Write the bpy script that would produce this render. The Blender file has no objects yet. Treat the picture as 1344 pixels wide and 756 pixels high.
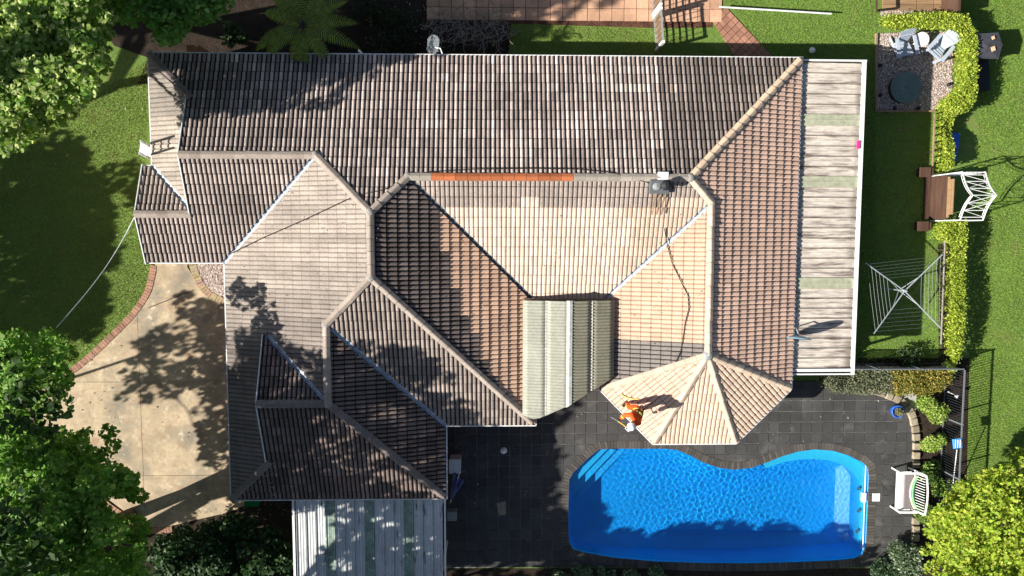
import bpy, bmesh, math, random
import numpy as np
from mathutils import Vector, Matrix, noise as mnoise
random.seed(7); rng = np.random.default_rng(7)
S = bpy.context.scene
COL = S.collection
R = math.radians

# ------------------------------------------------------------------ camera
F_PX = 933.0
CAM = np.array([0, 0, 26.6])
_d = np.array([.0245, -.0765, -1.0]); _d /= np.linalg.norm(_d)
_r = np.array([1.0, 0, 0]); _r = _r - _d*_r.dot(_d); _r /= np.linalg.norm(_r)
_b = -_d; _u = np.cross(_b, _r)
cam = bpy.data.cameras.new('camera'); camo = bpy.data.objects.new('camera', cam); COL.objects.link(camo)
M = Matrix.Identity(4)
for i in range(3):
    M[i][0] = _r[i]; M[i][1] = _u[i]; M[i][2] = _b[i]; M[i][3] = CAM[i]
camo.matrix_world = M
cam.sensor_width = 36; cam.lens = 36*F_PX/1344; cam.clip_end = 800; cam.clip_start = .5
S.camera = camo
# ------------------------------------------------------------------ light
SHX, SHY = 1.57, .44                      # a shadow's run per metre of height
SUN_EL = math.atan(1/math.hypot(SHX, SHY))
w = bpy.data.worlds.new('World'); S.world = w; w.use_nodes = True
sky = w.node_tree.nodes.new('ShaderNodeTexSky'); sky.sky_type = 'NISHITA'; sky.sun_disc = False
sky.sun_elevation = SUN_EL; sky.sun_rotation = math.atan2(-SHX, -SHY)
bg = w.node_tree.nodes['Background']; bg.inputs[1].default_value = .05
w.node_tree.links.new(sky.outputs[0], bg.inputs[0])
sl = bpy.data.lights.new('sun', 'SUN'); sl.energy = 5.0; sl.angle = R(.55); sl.color = (1, .955, .88)
so = bpy.data.objects.new('sun', sl); COL.objects.link(so); so.location = (-30, -10, 30)
so.rotation_euler = Vector((SHX, SHY, -1)).to_track_quat('-Z', 'Y').to_euler()
S.view_settings.view_transform = 'Standard'; S.view_settings.look = 'None'
sl.cycles.is_caustics_light = True
S.view_settings.exposure = .95; S.view_settings.gamma = 1

def P(px, py, z=0.0):                      # a point at height z on the ray of a pixel of the photograph
    v = _r*(px-672)/F_PX - _u*(py-378)/F_PX - _b
    t = (z-CAM[2])/v[2]; q = CAM+v*t
    return (float(q[0]), float(q[1]), float(z))
def Q(p):
    v = np.array(p)-CAM; k = -v.dot(_b)
    return 672+F_PX*v.dot(_r)/k, 378-F_PX*v.dot(_u)/k
def PXY(px, py, z=0.0): return P(px, py, z)[:2]
def lin(c):
    return tuple(((x/255)/12.92 if x/255 <= .04045 else ((x/255+.055)/1.055)**2.4) for x in c)

# ------------------------------------------------------------------ materials
def material(name, col=(.5, .5, .5), rough=.8, metal=0, spec=.3, attr=None, objcol=False, noise=None, noise2=None,
             bump=None, trans=0, coat=0, stain=None, sheen=None):
    m = bpy.data.materials.new(name); m.use_nodes = True; nt = m.node_tree; N = nt.nodes; L = nt.links
    b = N['Principled BSDF']; b.inputs['Roughness'].default_value = rough; b.inputs['Metallic'].default_value = metal
    b.inputs['Specular IOR Level'].default_value = spec
    geo = N.new('ShaderNodeNewGeometry'); pos = geo.outputs['Position']
    src = N.new('ShaderNodeRGB'); src.outputs[0].default_value = (*col, 1); cur = src.outputs[0]
    def mul(a, bb, fac=1, mode='MULTIPLY'):
        x = N.new('ShaderNodeMix'); x.data_type = 'RGBA'; x.blend_type = mode; x.inputs[0].default_value = fac if not hasattr(fac, 'links') else 1
        if hasattr(fac, 'links'): L.new(fac, x.inputs[0])
        L.new(a, x.inputs[6])
        if hasattr(bb, 'links'): L.new(bb, x.inputs[7])
        else: x.inputs[7].default_value = (*bb, 1)
        return x.outputs[2]
    if attr:
        a = N.new('ShaderNodeAttribute'); a.attribute_name = attr; cur = mul(cur, a.outputs['Color'])
    if objcol:
        a = N.new('ShaderNodeObjectInfo'); cur = mul(cur, a.outputs['Color'])
    def nz(scale, detail=5, rg=.6, vec=(1, 1, 1)):
        mp = N.new('ShaderNodeMapping'); mp.inputs['Scale'].default_value = vec; L.new(pos, mp.inputs[0])
        n = N.new('ShaderNodeTexNoise'); n.inputs['Scale'].default_value = scale; n.inputs['Detail'].default_value = detail
        n.inputs['Roughness'].default_value = rg; L.new(mp.outputs[0], n.inputs[0]); return n.outputs[0]
    def ramp(v, stops):
        r = N.new('ShaderNodeValToRGB'); e = r.color_ramp.elements
        while len(e) < len(stops): e.new(.5)
        for k, (p, c) in enumerate(stops):
            e[k].position = p; e[k].color = (*(c if hasattr(c, '__len__') else (c, c, c)), 1)
        L.new(v, r.inputs[0]); return r.outputs[0]
    for nn in (noise, noise2):                 # (scale, low, high[, vec])
        if nn: cur = mul(cur, ramp(nz(nn[0], vec=nn[3] if len(nn) > 3 else (1, 1, 1)), [(.3, nn[1]), (.7, nn[2])]))
    for st in (stain or []):                   # (scale, from, to, colour, vec)
        f = ramp(nz(st[0], vec=st[4] if len(st) > 4 else (1, 1, 1)), [(st[1], 0.), (st[2], 1.)])
        cur = mul(cur, st[3], f, 'MIX')
    L.new(cur, b.inputs['Base Color'])
    if bump:
        bp = N.new('ShaderNodeBump'); bp.inputs['Strength'].default_value = bump[1]; bp.inputs['Distance'].default_value = bump[2]
        L.new(nz(bump[0]), bp.inputs['Height']); L.new(bp.outputs[0], b.inputs['Normal'])
    if trans:
        t = N.new('ShaderNodeBsdfTranslucent'); L.new(cur, t.inputs[0])
        mx = N.new('ShaderNodeMixShader'); mx.inputs[0].default_value = trans
        L.new(b.outputs[0], mx.inputs[1]); L.new(t.outputs[0], mx.inputs[2]); L.new(mx.outputs[0], N['Material Output'].inputs[0])
    return m

M_ = {}
M_['tile'] = material('roof_tile', (1, 1, 1), .85, attr='col', objcol=True, noise=(1.1, .8, 1.12), noise2=(28, .62, 1.2), bump=(60, .4, .01),
                      stain=[(6, .66, .78, (.045, .04, .038))])
M_['tile2'] = material('cleaned_tile', (1, 1, 1), .8, attr='col', objcol=True, noise=(1.3, .88, 1.08), noise2=(24, .8, 1.1), bump=(60, .3, .01),
                       stain=[(17, .70, .76, (.10, .075, .06))])
M_['cap'] = material('ridge_capping', (1, 1, 1), .85, objcol=True, noise=(2, .85, 1.1), noise2=(30, .7, 1.15), bump=(60, .3, .01))
M_['mortar'] = material('mortar', (.33, .30, .27), .95, noise=(14, .6, 1.15), bump=(40, .5, .01))
M_['sarking_shade'] = material('sarking_shade', (.03, .028, .026), .95)  # dark roof lining, also the shade sheets under patio cover and carport
M_['white'] = material('white_paint', (.80, .80, .78), .45, noise=(9, .82, 1.05))
M_['gutter'] = material('gutter_white', (.80, .80, .78), .4, noise=(5, .75, 1.1))
M_['gutterin'] = material('gutter_dirt_shade', (.03, .027, .022), .95)
M_['zinc'] = material('zinc_flashing', (.42, .47, .54), .6, metal=.3, noise=(12, .45, 1.3))
M_['lead'] = material('lead_flashing', (.13, .14, .15), .6, metal=.2, noise=(20, .7, 1.2))
M_['brickwall'] = material('brick_wall', (.30, .13, .08), .9, noise=(12, .7, 1.2))
M_['metalroof'] = material('zinc_sheet', (.60, .61, .60), .5, metal=.15, noise=(1.5, .82, 1.08), noise2=(22, .86, 1.06),
                           stain=[(2.2, .60, .70, (.05, .045, .04), (3.5, .5, 1)), (9, .68, .72, (.03, .03, .03))])
M_['fibreglass'] = material('green_fibreglass', (.25, .33, .27), .5, noise=(2.5, .6, 1.3), noise2=(18, .7, 1.2), stain=[(5, .62, .74, (.52, .56, .48))])
M_['oldsheet'] = material('weathered_sheet', (.63, .575, .505), .75, attr='col', noise=(1.2, .8, 1.1), noise2=(9, .72, 1.15, (.35, 2.5, 1)),
                          stain=[(2.3, .50, .68, (.17, .13, .11), (.4, 3.5, 1)), (40, .66, .74, (.13, .11, .10))])
M_['greensheet'] = material('lichen_sheet', (.38, .385, .27), .7, noise=(6, .75, 1.2), noise2=(35, .8, 1.15))
M_['polycarb'] = material('canopy_sheet', (.315, .315, .255), .45, noise=(1.6, .85, 1.1), noise2=(12, .85, 1.1), stain=[(9, .70, .76, (.52, .50, .44))])
M_['polycarb2'] = material('canopy_sheet_dark', (.27, .255, .18), .5, noise=(1.6, .8, 1.1), noise2=(12, .8, 1.1), stain=[(9, .68, .74, (.42, .38, .26))])  # darker olive sheet colour for the right-hand slope
M_['sheetend'] = material('sheet_end', (.52, .52, .46), .6, noise=(8, .7, 1.2))
M_['paver'] = material('patio_paver', (1, 1, 1), .8, objcol=True, attr='col', noise=(.8, .72, 1.2), noise2=(26, .78, 1.15), stain=[(1.3, .58, .74, (.12, .115, .105)), (4, .66, .76, (.03, .03, .03))], bump=(50, .3, .006))
M_['grout'] = material('paver_joint', (.34, .33, .31), .95, noise=(3, .6, 1.5))
M_['coping'] = material('coping_brick', (1, 1, 1), .85, attr='col', noise=(16, .75, 1.15), bump=(50, .3, .006))
M_['concrete'] = material('driveway_concrete', (.51, .40, .265), .9, noise=(.9, .66, 1.12), noise2=(7, .85, 1.1),
                          stain=[(.75, .50, .68, (.24, .21, .16)), (1.7, .56, .72, (.32, .20, .13)), (3.1, .58, .72, (.58, .50, .36)), (12, .71, .76, (.12, .10, .07)), (5, .60, .70, (.36, .25, .14))], bump=(70, .3, .005))
M_['brickedge'] = material('edging_brick', (1, 1, 1), .9, objcol=True, noise=(14, .7, 1.15), bump=(50, .3, .006))
M_['slab'] = material('terracotta_slab', (1, 1, 1), .9, objcol=True, noise=(1.5, .8, 1.15), noise2=(18, .85, 1.1), stain=[(2.5, .6, .8, (.22, .13, .08))])
M_['grass'] = material('lawn', (.13, .21, .038), .95, noise=(.55, .8, 1.2), noise2=(9, .72, 1.25), bump=(25, .9, .03), stain=[(1.1, .56, .74, (.17, .165, .05)), (5, .62, .75, (.10, .095, .035)), (.5, .58, .72, (.16, .21, .05))])
M_['blade'] = material('grass_blade', (1, 1, 1), .8, attr='col', trans=.3)
M_['soil'] = material('garden_soil', (.030, .020, .013), .97, noise=(3, .5, 1.4), noise2=(22, .4, 1.7), bump=(25, 1, .05))
M_['mulch'] = material('red_mulch', (.10, .045, .028), .97, noise=(3, .5, 1.4), noise2=(25, .4, 1.7), bump=(25, 1, .05))
M_['leaf'] = material('leaf', (1, 1, 1), .55, spec=.35, attr='col', trans=.42)
M_['bark'] = material('bark', (.10, .078, .058), .95, noise=(9, .6, 1.3, (1, 1, .3)), bump=(20, .8, .03))
M_['palebark'] = material('pale_twig', (.30, .27, .23), .9, noise=(9, .7, 1.2))
M_['steel'] = material('galvanised_steel', (.50, .53, .56), .4, metal=.5, noise=(15, .85, 1.1))
M_['greymesh'] = material('grey_mesh', (.34, .35, .34), .6, metal=.3, noise=(18, .7, 1.2))
M_['fence'] = material('fence_steel', (.16, .175, .19), .5, metal=.2, noise=(12, .85, 1.1))
M_['fencebar'] = material('fence_bar', (.022, .024, .028), .5, noise=(12, .85, 1.1))
M_['brown'] = material('brown_timber', (.085, .045, .030), .75, noise=(5, .7, 1.25, (1, .2, 1)))
M_['tantimber'] = material('timber', (.30, .20, .12), .85, noise=(4, .7, 1.2, (3, .4, 1)))
M_['decktimber'] = material('deck_board', (.29, .18, .095), .85, objcol=True, noise=(5, .75, 1.2, (.3, 3, 1)))
M_['black'] = material('black_plastic', (.018, .018, .02), .6)
M_['charcoal'] = material('charcoal_cover', (.045, .047, .055), .7, noise=(8, .8, 1.3))
M_['greyplastic'] = material('grey_plastic', (.40, .45, .52), .5, noise=(10, .9, 1.05))
M_['whiteplastic'] = material('white_plastic', (.78, .79, .80), .45)
M_['lid'] = material('fire_pit_lid', (.115, .16, .15), .65, noise=(2.5, .8, 1.2), noise2=(18, .85, 1.15))
M_['gravel'] = material('gravel_bed', (.22, .175, .15), .95, noise=(12, .5, 1.5), bump=(30, 1, .03))
M_['stone'] = material('gravel_stone', (1, 1, 1), .9, attr='col')
M_['edge'] = material('edge_stone', (.30, .25, .18), .9, objcol=True, noise=(7, .65, 1.2), bump=(30, .6, .02))
M_['tarp'] = material('blue_tarp', (.02, .12, .55), .5, noise=(9, .6, 1.4), bump=(10, 1, .05))
M_['blue'] = material('blue_plastic', (.06, .30, .75), .5, noise=(9, .8, 1.2))
M_['glaze'] = material('blue_glaze', (.03, .12, .50), .25, noise=(6, .6, 1.5))
M_['dish'] = material('dish_blue_grey', (.27, .43, .54), .5, noise=(6, .85, 1.1))
M_['pink'] = material('pink_plastic', (.75, .03, .25), .5)
M_['green'] = material('green_plastic', (.0, .20, .06), .5)
M_['purple'] = material('blue_canvas', (.10, .11, .32), .8, noise=(10, .7, 1.2))
M_['cushion'] = material('grey_cushion', (.19, .165, .17), .95, noise=(30, .8, 1.2))
M_['cream'] = material('cream_foam', (.72, .62, .42), .8)
M_['peach'] = material('peach_patch', (.80, .46, .27), .8)
M_['mint'] = material('green_foam', (.16, .42, .20), .8)
M_['orange'] = material('orange_workwear', (.95, .10, .01), .75, noise=(7, .75, 1.15), bump=(14, .8, .03))
M_['yellow'] = material('reflective_tape', (.85, .62, .12), .5)
M_['skin'] = material('skin', (.45, .26, .18), .6)
M_['dark'] = material('dark_rubber', (.02, .02, .022), .6)
M_['hair'] = material('hair', (.03, .02, .015), .7)
M_['hose'] = material('black_hose', (.025, .022, .02), .5)
M_['pool'] = material('pool_gelcoat', (1, 1, 1), .35, attr='col', noise=(.7, .9, 1.06))
# pool water: see-through with a rippled, reflecting face
wm = bpy.data.materials.new('pool_water'); wm.use_nodes = True; nt = wm.node_tree; nt.nodes.remove(nt.nodes['Principled BSDF'])
tr = nt.nodes.new('ShaderNodeBsdfRefraction'); tr.inputs[0].default_value = (.82, .97, 1, 1); tr.inputs['IOR'].default_value = 1.33; tr.inputs['Roughness'].default_value = 0
gl = nt.nodes.new('ShaderNodeBsdfGlossy'); gl.inputs['Roughness'].default_value = .03
lw = nt.nodes.new('ShaderNodeLayerWeight'); lw.inputs[0].default_value = .35
fr = nt.nodes.new('ShaderNodeMath'); fr.operation = 'MULTIPLY_ADD'; fr.inputs[1].default_value = .25; fr.inputs[2].default_value = .03; nt.links.new(lw.outputs['Facing'], fr.inputs[0])
mx = nt.nodes.new('ShaderNodeMixShader')
for a, b_ in ((fr.outputs[0], mx.inputs[0]), (tr.outputs[0], mx.inputs[1]), (gl.outputs[0], mx.inputs[2]), (mx.outputs[0], nt.nodes['Material Output'].inputs[0])): nt.links.new(a, b_)
M_['water'] = wm

# ------------------------------------------------------------------ object helpers
def tag(o, label=None, cat=None, group=None, kind=None):
    if label: o['label'] = label
    if cat: o['category'] = cat
    if group: o['group'] = group
    if kind: o['kind'] = kind
    return o
def thing(name, loc, label, cat, group=None, rz=0, scale=1):
    o = bpy.data.objects.new(name, None); COL.objects.link(o); o.location = loc; o.rotation_euler.z = rz; o.scale = (scale,)*3
    o.empty_display_size = .2
    return tag(o, label, cat, group)
def link(name, me, parent=None, world=True):
    o = bpy.data.objects.new(name, me); COL.objects.link(o)
    if parent is not None:
        o.parent = parent
        if world:
            L = Vector((0, 0, 0)); p = parent
            while p is not None: L += p.location; p = p.parent
            o.location = -L
    return o
def mesh_np(name, V, F, mat, cols=None, smooth=False):
    """V (n,3); F list of arrays or an (m,k) array; cols per vertex (n,3)"""
    me = bpy.data.meshes.new(name)
    V = np.asarray(V, dtype=np.float32); F = np.asarray(F, dtype=np.int32)
    k = F.shape[1]
    me.vertices.add(len(V)); me.vertices.foreach_set('co', V.ravel())
    me.loops.add(F.size); me.loops.foreach_set('vertex_index', F.ravel())
    me.polygons.add(len(F)); me.polygons.foreach_set('loop_start', np.arange(0, F.size, k, dtype=np.int32))
    me.polygons.foreach_set('loop_total', np.full(len(F), k, dtype=np.int32))
    if smooth: me.polygons.foreach_set('use_smooth', np.ones(len(F), dtype=bool))
    if cols is not None:
        a = me.color_attributes.new('col', 'FLOAT_COLOR', 'POINT')
        c = np.ones((len(V), 4), dtype=np.float32); c[:, :3] = cols; a.data.foreach_set('color', c.ravel())
    me.update(calc_edges=True); me.validate()
    me.materials.append(mat)
    return me
class MB:
    def __init__(s): s.v = []; s.f = []; s.c = []
    def add(s, vs, fs, c=(1, 1, 1)):
        n = len(s.v); s.v += [tuple(x) for x in vs]; s.f += [tuple(i+n for i in f) for f in fs]; s.c += [c]*len(vs); return s
    def box(s, c, size, rz=0, tilt=None, c_=(1, 1, 1), taper=1):
        x, y, z = [a/2 for a in size]; m = Matrix.Rotation(rz, 3, 'Z')
        if tilt: m = m @ Matrix.Rotation(tilt[1], 3, tilt[0])
        vs = []
        for dz in (-1, 1):
            t = taper if dz > 0 else 1
            for dx, dy in ((-1, -1), (1, -1), (1, 1), (-1, 1)):
                vs.append(Vector(c) + m @ Vector((dx*x*t, dy*y*t, dz*z)))
        return s.add(vs, [(3, 2, 1, 0), (4, 5, 6, 7), (0, 1, 5, 4), (1, 2, 6, 5), (2, 3, 7, 6), (3, 0, 4, 7)], c_)
    def bar(s, a, b, wd, h, up=(0, 0, 1), c_=(1, 1, 1)):       # rectangular bar from a to b
        a, b = Vector(a), Vector(b); d = (b-a); L = d.length
        if L < 1e-6: return s
        d.normalize(); u = Vector(up)
        if abs(d.dot(u)) > .98: u = Vector((1, 0, 0))
        sd = d.cross(u).normalized(); u = sd.cross(d)
        vs = [p + sd*sx*wd/2 + u*sz*h/2 for p in (a, b) for sx, sz in ((-1, -1), (1, -1), (1, 1), (-1, 1))]
        return s.add(vs, [(3, 2, 1, 0), (4, 5, 6, 7), (0, 1, 5, 4), (1, 2, 6, 5), (2, 3, 7, 6), (3, 0, 4, 7)], c_)
    def tube(s, pts, r, n=6, c_=(1, 1, 1)):
        pts = [Vector(p) for p in pts]; rs = r if hasattr(r, '__len__') else [r]*len(pts); vs = []; fs = []
        for i, p in enumerate(pts):
            d = (pts[min(i+1, len(pts)-1)]-pts[max(i-1, 0)]).normalized()
            u = Vector((0, 0, 1)) if abs(d.z) < .95 else Vector((1, 0, 0))
            a = d.cross(u).normalized(); b = a.cross(d)
            for k in range(n):
                t = 2*math.pi*k/n; vs.append(p+(a*math.cos(t)+b*math.sin(t))*rs[i])
        for i in range(len(pts)-1):
            for k in range(n): fs.append((i*n+k, i*n+(k+1) % n, (i+1)*n+(k+1) % n, (i+1)*n+k))
        fs.append(tuple(range(n))[::-1]); fs.append(tuple((len(pts)-1)*n+k for k in range(n)))
        return s.add(vs, fs, c_)
    def lathe(s, prof, c, n=16, c_=(1, 1, 1), ax=None):
        vs = []; fs = []
        q = Vector(ax).to_track_quat('Z', 'Y').to_matrix() if ax else Matrix.Identity(3)
        for r, z in prof:
            for k in range(n):
                t = 2*math.pi*k/n; vs.append(Vector(c)+q @ Vector((r*math.cos(t), r*math.sin(t), z)))
        for i in range(len(prof)-1):
            for k in range(n): fs.append((i*n+k, i*n+(k+1) % n, (i+1)*n+(k+1) % n, (i+1)*n+k))
        if prof[0][0] > 1e-4: fs.append(tuple(range(n))[::-1])
        if prof[-1][0] > 1e-4: fs.append(tuple((len(prof)-1)*n+k for k in range(n)))
        return s.add(vs, fs, c_)
    def prism(s, poly, z0, z1, c_=(1, 1, 1)):
        n = len(poly)
        ar = sum(poly[i][0]*poly[(i+1) % n][1]-poly[(i+1) % n][0]*poly[i][1] for i in range(n))
        if ar < 0: poly = poly[::-1]
        vs = [(p[0], p[1], z0) for p in poly]+[(p[0], p[1], z1) for p in poly]
        fs = [tuple(range(n))[::-1], tuple(range(n, 2*n))]+[(i, (i+1) % n, (i+1) % n+n, i+n) for i in range(n)]
        return s.add(vs, fs, c_)
    def mesh(s, name, mat, smooth=False, col=False):
        me = bpy.data.meshes.new(name); me.from_pydata([tuple(v) for v in s.v], [], s.f)
        if col:
            a = me.color_attributes.new('col', 'FLOAT_COLOR', 'POINT')
            c = np.ones((len(s.v), 4), dtype=np.float32); c[:, :3] = s.c; a.data.foreach_set('color', c.ravel())
        if smooth:
            for p in me.polygons: p.use_smooth = True
        me.materials.append(mat); return me
    def build(s, name, mat, parent=None, smooth=False, bevel=0, col=False, world=True):
        o = link(name, s.mesh(name, mat, smooth, col), parent, world)
        if bevel:
            b = o.modifiers.new('bevel', 'BEVEL'); b.width = bevel; b.segments = 2; b.limit_method = 'ANGLE'
        return o
def clip(poly, edges):                     # Sutherland-Hodgman; edges [(nx,ny,d)] keep n.p >= d ; verts carry extras
    for nx, ny, d in edges:
        out = []; n = len(poly)
        for i in range(n):
            a, b = poly[i], poly[(i+1) % n]
            da = nx*a[0]+ny*a[1]-d; db = nx*b[0]+ny*b[1]-d
            if da >= 0: out.append(a)
            if (da >= 0) != (db >= 0):
                t = da/(da-db); out.append(tuple(a[k]+(b[k]-a[k])*t for k in range(len(a))))
        poly = out
        if len(poly) < 3: return []
    return poly
def half_planes(poly, offs=None):
    n = len(poly); ar = sum(poly[i][0]*poly[(i+1) % n][1]-poly[(i+1) % n][0]*poly[i][1] for i in range(n))
    out = []
    for i in range(n):
        a, b = poly[i], poly[(i+1) % n]; dx, dy = b[0]-a[0], b[1]-a[1]; L = math.hypot(dx, dy)
        if L < 1e-6: continue
        nx, ny = (-dy/L, dx/L) if ar > 0 else (dy/L, -dx/L)
        out.append((nx, ny, nx*a[0]+ny*a[1]+(offs(a, b) if offs else 0)))
    return out
def inpoly(x, y, poly):
    c = False; n = len(poly)
    for i in range(n):
        x1, y1 = poly[i][:2]; x2, y2 = poly[(i+1) % n][:2]
        if (y1 > y) != (y2 > y) and x < (x2-x1)*(y-y1)/(y2-y1)+x1: c = not c
    return c
def smooth_poly(pts, closed=True, n=5):    # Catmull-Rom
    out = []; m = len(pts)
    for i in range(m if closed else m-1):
        p = [pts[(i+k) % m] if closed else pts[min(max(i+k, 0), m-1)] for k in (-1, 0, 1, 2)]
        for j in range(n):
            t = j/n
            out.append(tuple(.5*((2*p[1][a])+(-p[0][a]+p[2][a])*t+(2*p[0][a]-5*p[1][a]+4*p[2][a]-p[3][a])*t*t+(-p[0][a]+3*p[1][a]-3*p[2][a]+p[3][a])*t**3) for a in range(len(pts[0]))))
    if not closed: out.append(tuple(pts[-1]))
    return out
def sheet(name, pxpoly, z, mat, label, cat, kind='structure', smooth=0):
    poly = [PXY(x, y, z) for x, y in pxpoly]
    if smooth: poly = smooth_poly(poly, True, smooth)
    m = MB(); m.add([(x, y, z) for x, y in poly], [tuple(range(len(poly)))])
    o = m.build(name, mat); me = o.data
    if me.polygons[0].normal.z < 0: me.flip_normals()
    return tag(o, label, cat, kind=kind), poly

# ================================================================== GROUND
pool_px = [(746, 628), (752, 618), (775, 596), (786, 588), (805, 587), (840, 587), (872, 587), (889, 589), (905, 596), (922, 605), (942, 612), (962, 614.5), (985, 612), (1005, 605),
           (1025, 597), (1045, 591), (1068, 588), (1092, 590), (1112, 596), (1130, 605), (1138.5, 613), (1139.5, 625), (1138, 665), (1136.5, 700), (1135.5, 716), (1131, 727), (1120, 732.5), (1095, 735), (1040, 737.5),
           (980, 739), (920, 738.5), (860, 736.5), (805, 731.5), (765, 724.5), (751, 720), (746, 710), (745, 695), (745, 660)]
poolp = [PXY(x, y, -.08) for x, y in pool_px]
cxp = sum(p[0] for p in poolp)/len(poolp); cyp = sum(p[1] for p in poolp)/len(poolp)
def ring_sheet(mbd, ring, x0, x1, y0, y1, z):     # a rectangle with a hole
    dn = []
    for i in range(len(ring)):
        a, b = ring[i], ring[(i+1) % len(ring)]
        for t in (0, .33, .66): dn.append((a[0]+(b[0]-a[0])*t, a[1]+(b[1]-a[1])*t))
    def rp(p):
        dx, dy = p[0]-cxp, p[1]-cyp; t = 1e9
        if dx > 0: t = min(t, (x1-cxp)/dx)
        if dx < 0: t = min(t, (x0-cxp)/dx)
        if dy > 0: t = min(t, (y1-cyp)/dy)
        if dy < 0: t = min(t, (y0-cyp)/dy)
        return (cxp+dx*t, cyp+dy*t)
    n = len(dn); o = [rp(p) for p in dn]
    mbd.add([(*p, z) for p in dn]+[(*p, z) for p in o], [(i, (i+1) % n, (i+1) % n+n, i+n) for i in range(n)])
    for i in range(n):
        a, b = o[i], o[(i+1) % n]
        if abs(a[0]-b[0]) > 1e-4 and abs(a[1]-b[1]) > 1e-4:
            c = min(((cx, cy) for cx in (x0, x1) for cy in (y0, y1)), key=lambda q: math.hypot(q[0]-(a[0]+b[0])/2, q[1]-(a[1]+b[1])/2))
            if (abs(c[0]-a[0]) < 1e-4 or abs(c[1]-a[1]) < 1e-4) and (abs(c[0]-b[0]) < 1e-4 or abs(c[1]-b[1]) < 1e-4): mbd.add([(*a, z), (*b, z), (*c, z)], [(0, 1, 2)])
def up_normals(o):
    bm = bmesh.new(); bm.from_mesh(o.data)
    for f in bm.faces:
        f.normal_update()
        if f.normal.z < 0: f.normal_flip()
    bm.to_mesh(o.data); bm.free(); return o
g = MB(); ring_sheet(g, poolp, -150, 150, -150, 150, 0)
tag(up_normals(g.build('ground', M_['grass'])), 'green lawn ground that surrounds the house on every side', 'lawn', kind='structure')
sheet('garden_bed', [(-80, -120), (700, -120), (672, 20), (668, 66), (660, 110), (180, 110), (195, 76), (150, 60), (120, 20), (-80, 10)], .006, M_['soil'],
      'dark bare garden soil behind the house under the tree fern', 'garden bed')
_, drivepoly = sheet('back_bed', [(120, 648), (200, 640), (300, 630), (400, 640), (400, 820), (-60, 830), (-60, 660), (60, 640)], .004, M_['soil'],
      'dark leaf littered soil below the driveway beside the carport', 'garden bed')
sheet('mulch_bed', [(585, 540), (704, 540), (704, 586), (650, 590), (585, 590)], .010, M_['mulch'], 'reddish mulch strip along the wall of the house by the patio', 'garden bed')
sheet('planting_bed', [(1075, 470), (1272, 470), (1268, 660), (1250, 770), (1195, 770), (1199, 560), (1186, 524), (1160, 505), (1075, 512)], .012, M_['soil'],
      'dark soil planting bed between the pool paving and the pool fence', 'garden bed')
sheet('bare_strip', [(1231, 320), (1250, 320), (1248, 480), (1232, 480)], .004, M_['soil'], 'narrow strip of bare soil at the foot of the hedge', 'garden bed')
sheet('lower_bed', [(560, 746), (1195, 746), (1195, 860), (560, 860)], .008, M_['soil'], 'dark soil bed at the bottom edge below the pool', 'garden bed')

# ---- driveway: concrete panels with joints, brick edging
dpx = [(207, 330), (250, 330), (246, 350), (262, 376), (296, 402), (330, 420), (330, 660), (300, 672), (215, 692), (195, 692), (160, 668), (130, 645), (60, 604), (56, 530), (108, 480), (150, 440), (183, 405), (200, 375)]
dp = [PXY(*p) for p in dpx]
drive = MB(); drive.add([(x, y, .012) for x, y in dp], [tuple(range(len(dp)))])
dro = tag(drive.build('driveway', M_['grout']), 'pale sand coloured concrete driveway beside the west wall', 'driveway', kind='structure')
jx = [PXY(-40, 400)[0], PXY(60, 500)[0], PXY(184, 500)[0], PXY(340, 500)[0]]
jy = [PXY(184, 720)[1], PXY(184, 624)[1], PXY(184, 501)[1], PXY(184, 391)[1], PXY(184, 320)[1]]
for i in range(3):
    for j in range(4):
        e = .007
        q = clip(dp, [(1, 0, jx[i]+e), (-1, 0, -(jx[i+1]-e)), (0, 1, jy[j]+e), (0, -1, -(jy[j+1]-e))])
        if len(q) >= 3: MB().prism([p[:2] for p in q], .008, .032+random.random()*.003).build('concrete_panel', M_['concrete'], dro)
def brick_run(pxpts, wid, parent, name, mat, colf, pitch=.115, h=.045, zz=0, maxn=400, jitter=.006, gapk=.9):
    pts = [PXY(*p) for p in pxpts]; pts = smooth_poly(pts, False, 14)
    d = [0]
    for a, b in zip(pts, pts[1:]): d.append(d[-1]+math.hypot(b[0]-a[0], b[1]-a[1]))
    n = int(d[-1]/pitch); me = None; j = 0; bb = MB().box((0, 0, h/2+zz), (pitch*gapk, wid, h)).mesh(name, mat)
    for k in range(n):
        s = (k+.5)*pitch
        while j < len(d)-2 and d[j+1] < s: j += 1
        t = (s-d[j])/max(1e-6, d[j+1]-d[j]); a, b = pts[j], pts[j+1]
        o = bpy.data.objects.new(name, bb); COL.objects.link(o); o.parent = parent
        o.location = Vector((a[0]+(b[0]-a[0])*t+random.uniform(-jitter, jitter), a[1]+(b[1]-a[1])*t+random.uniform(-jitter, jitter), random.uniform(0, .006)))-parent.location
        o.rotation_euler.z = math.atan2(b[1]-a[1], b[0]-a[0])+random.uniform(-.03, .03); o.color = (*colf(), 1)
def redbrick():
    k = random.uniform(.75, 1.2); return (.36*k, .20*k, .135*k)
brick_run([(202, 348), (196, 378), (179, 407), (146, 442), (104, 480), (55, 512)], .23, dro, 'brick', M_['brickedge'], redbrick, .112, .05)
brick_run([(252, 344), (262, 370), (278, 388), (306, 400)], .26, dro, 'brick', M_['brickedge'], lambda: tuple(c*random.uniform(.8, 1.1) for c in (.42, .31, .19)), .118, .05)
brick_run([(110, 640), (150, 668), (190, 694), (228, 694)], .23, dro, 'brick', M_['brickedge'], redbrick, .112, .05)
sheet('pebble_bed', [(257, 338), (300, 338), (300, 402), (283, 392), (268, 374), (258, 352)], .014, M_['gravel'], 'pale pebble bed in the corner between driveway and house', 'garden bed')

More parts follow.
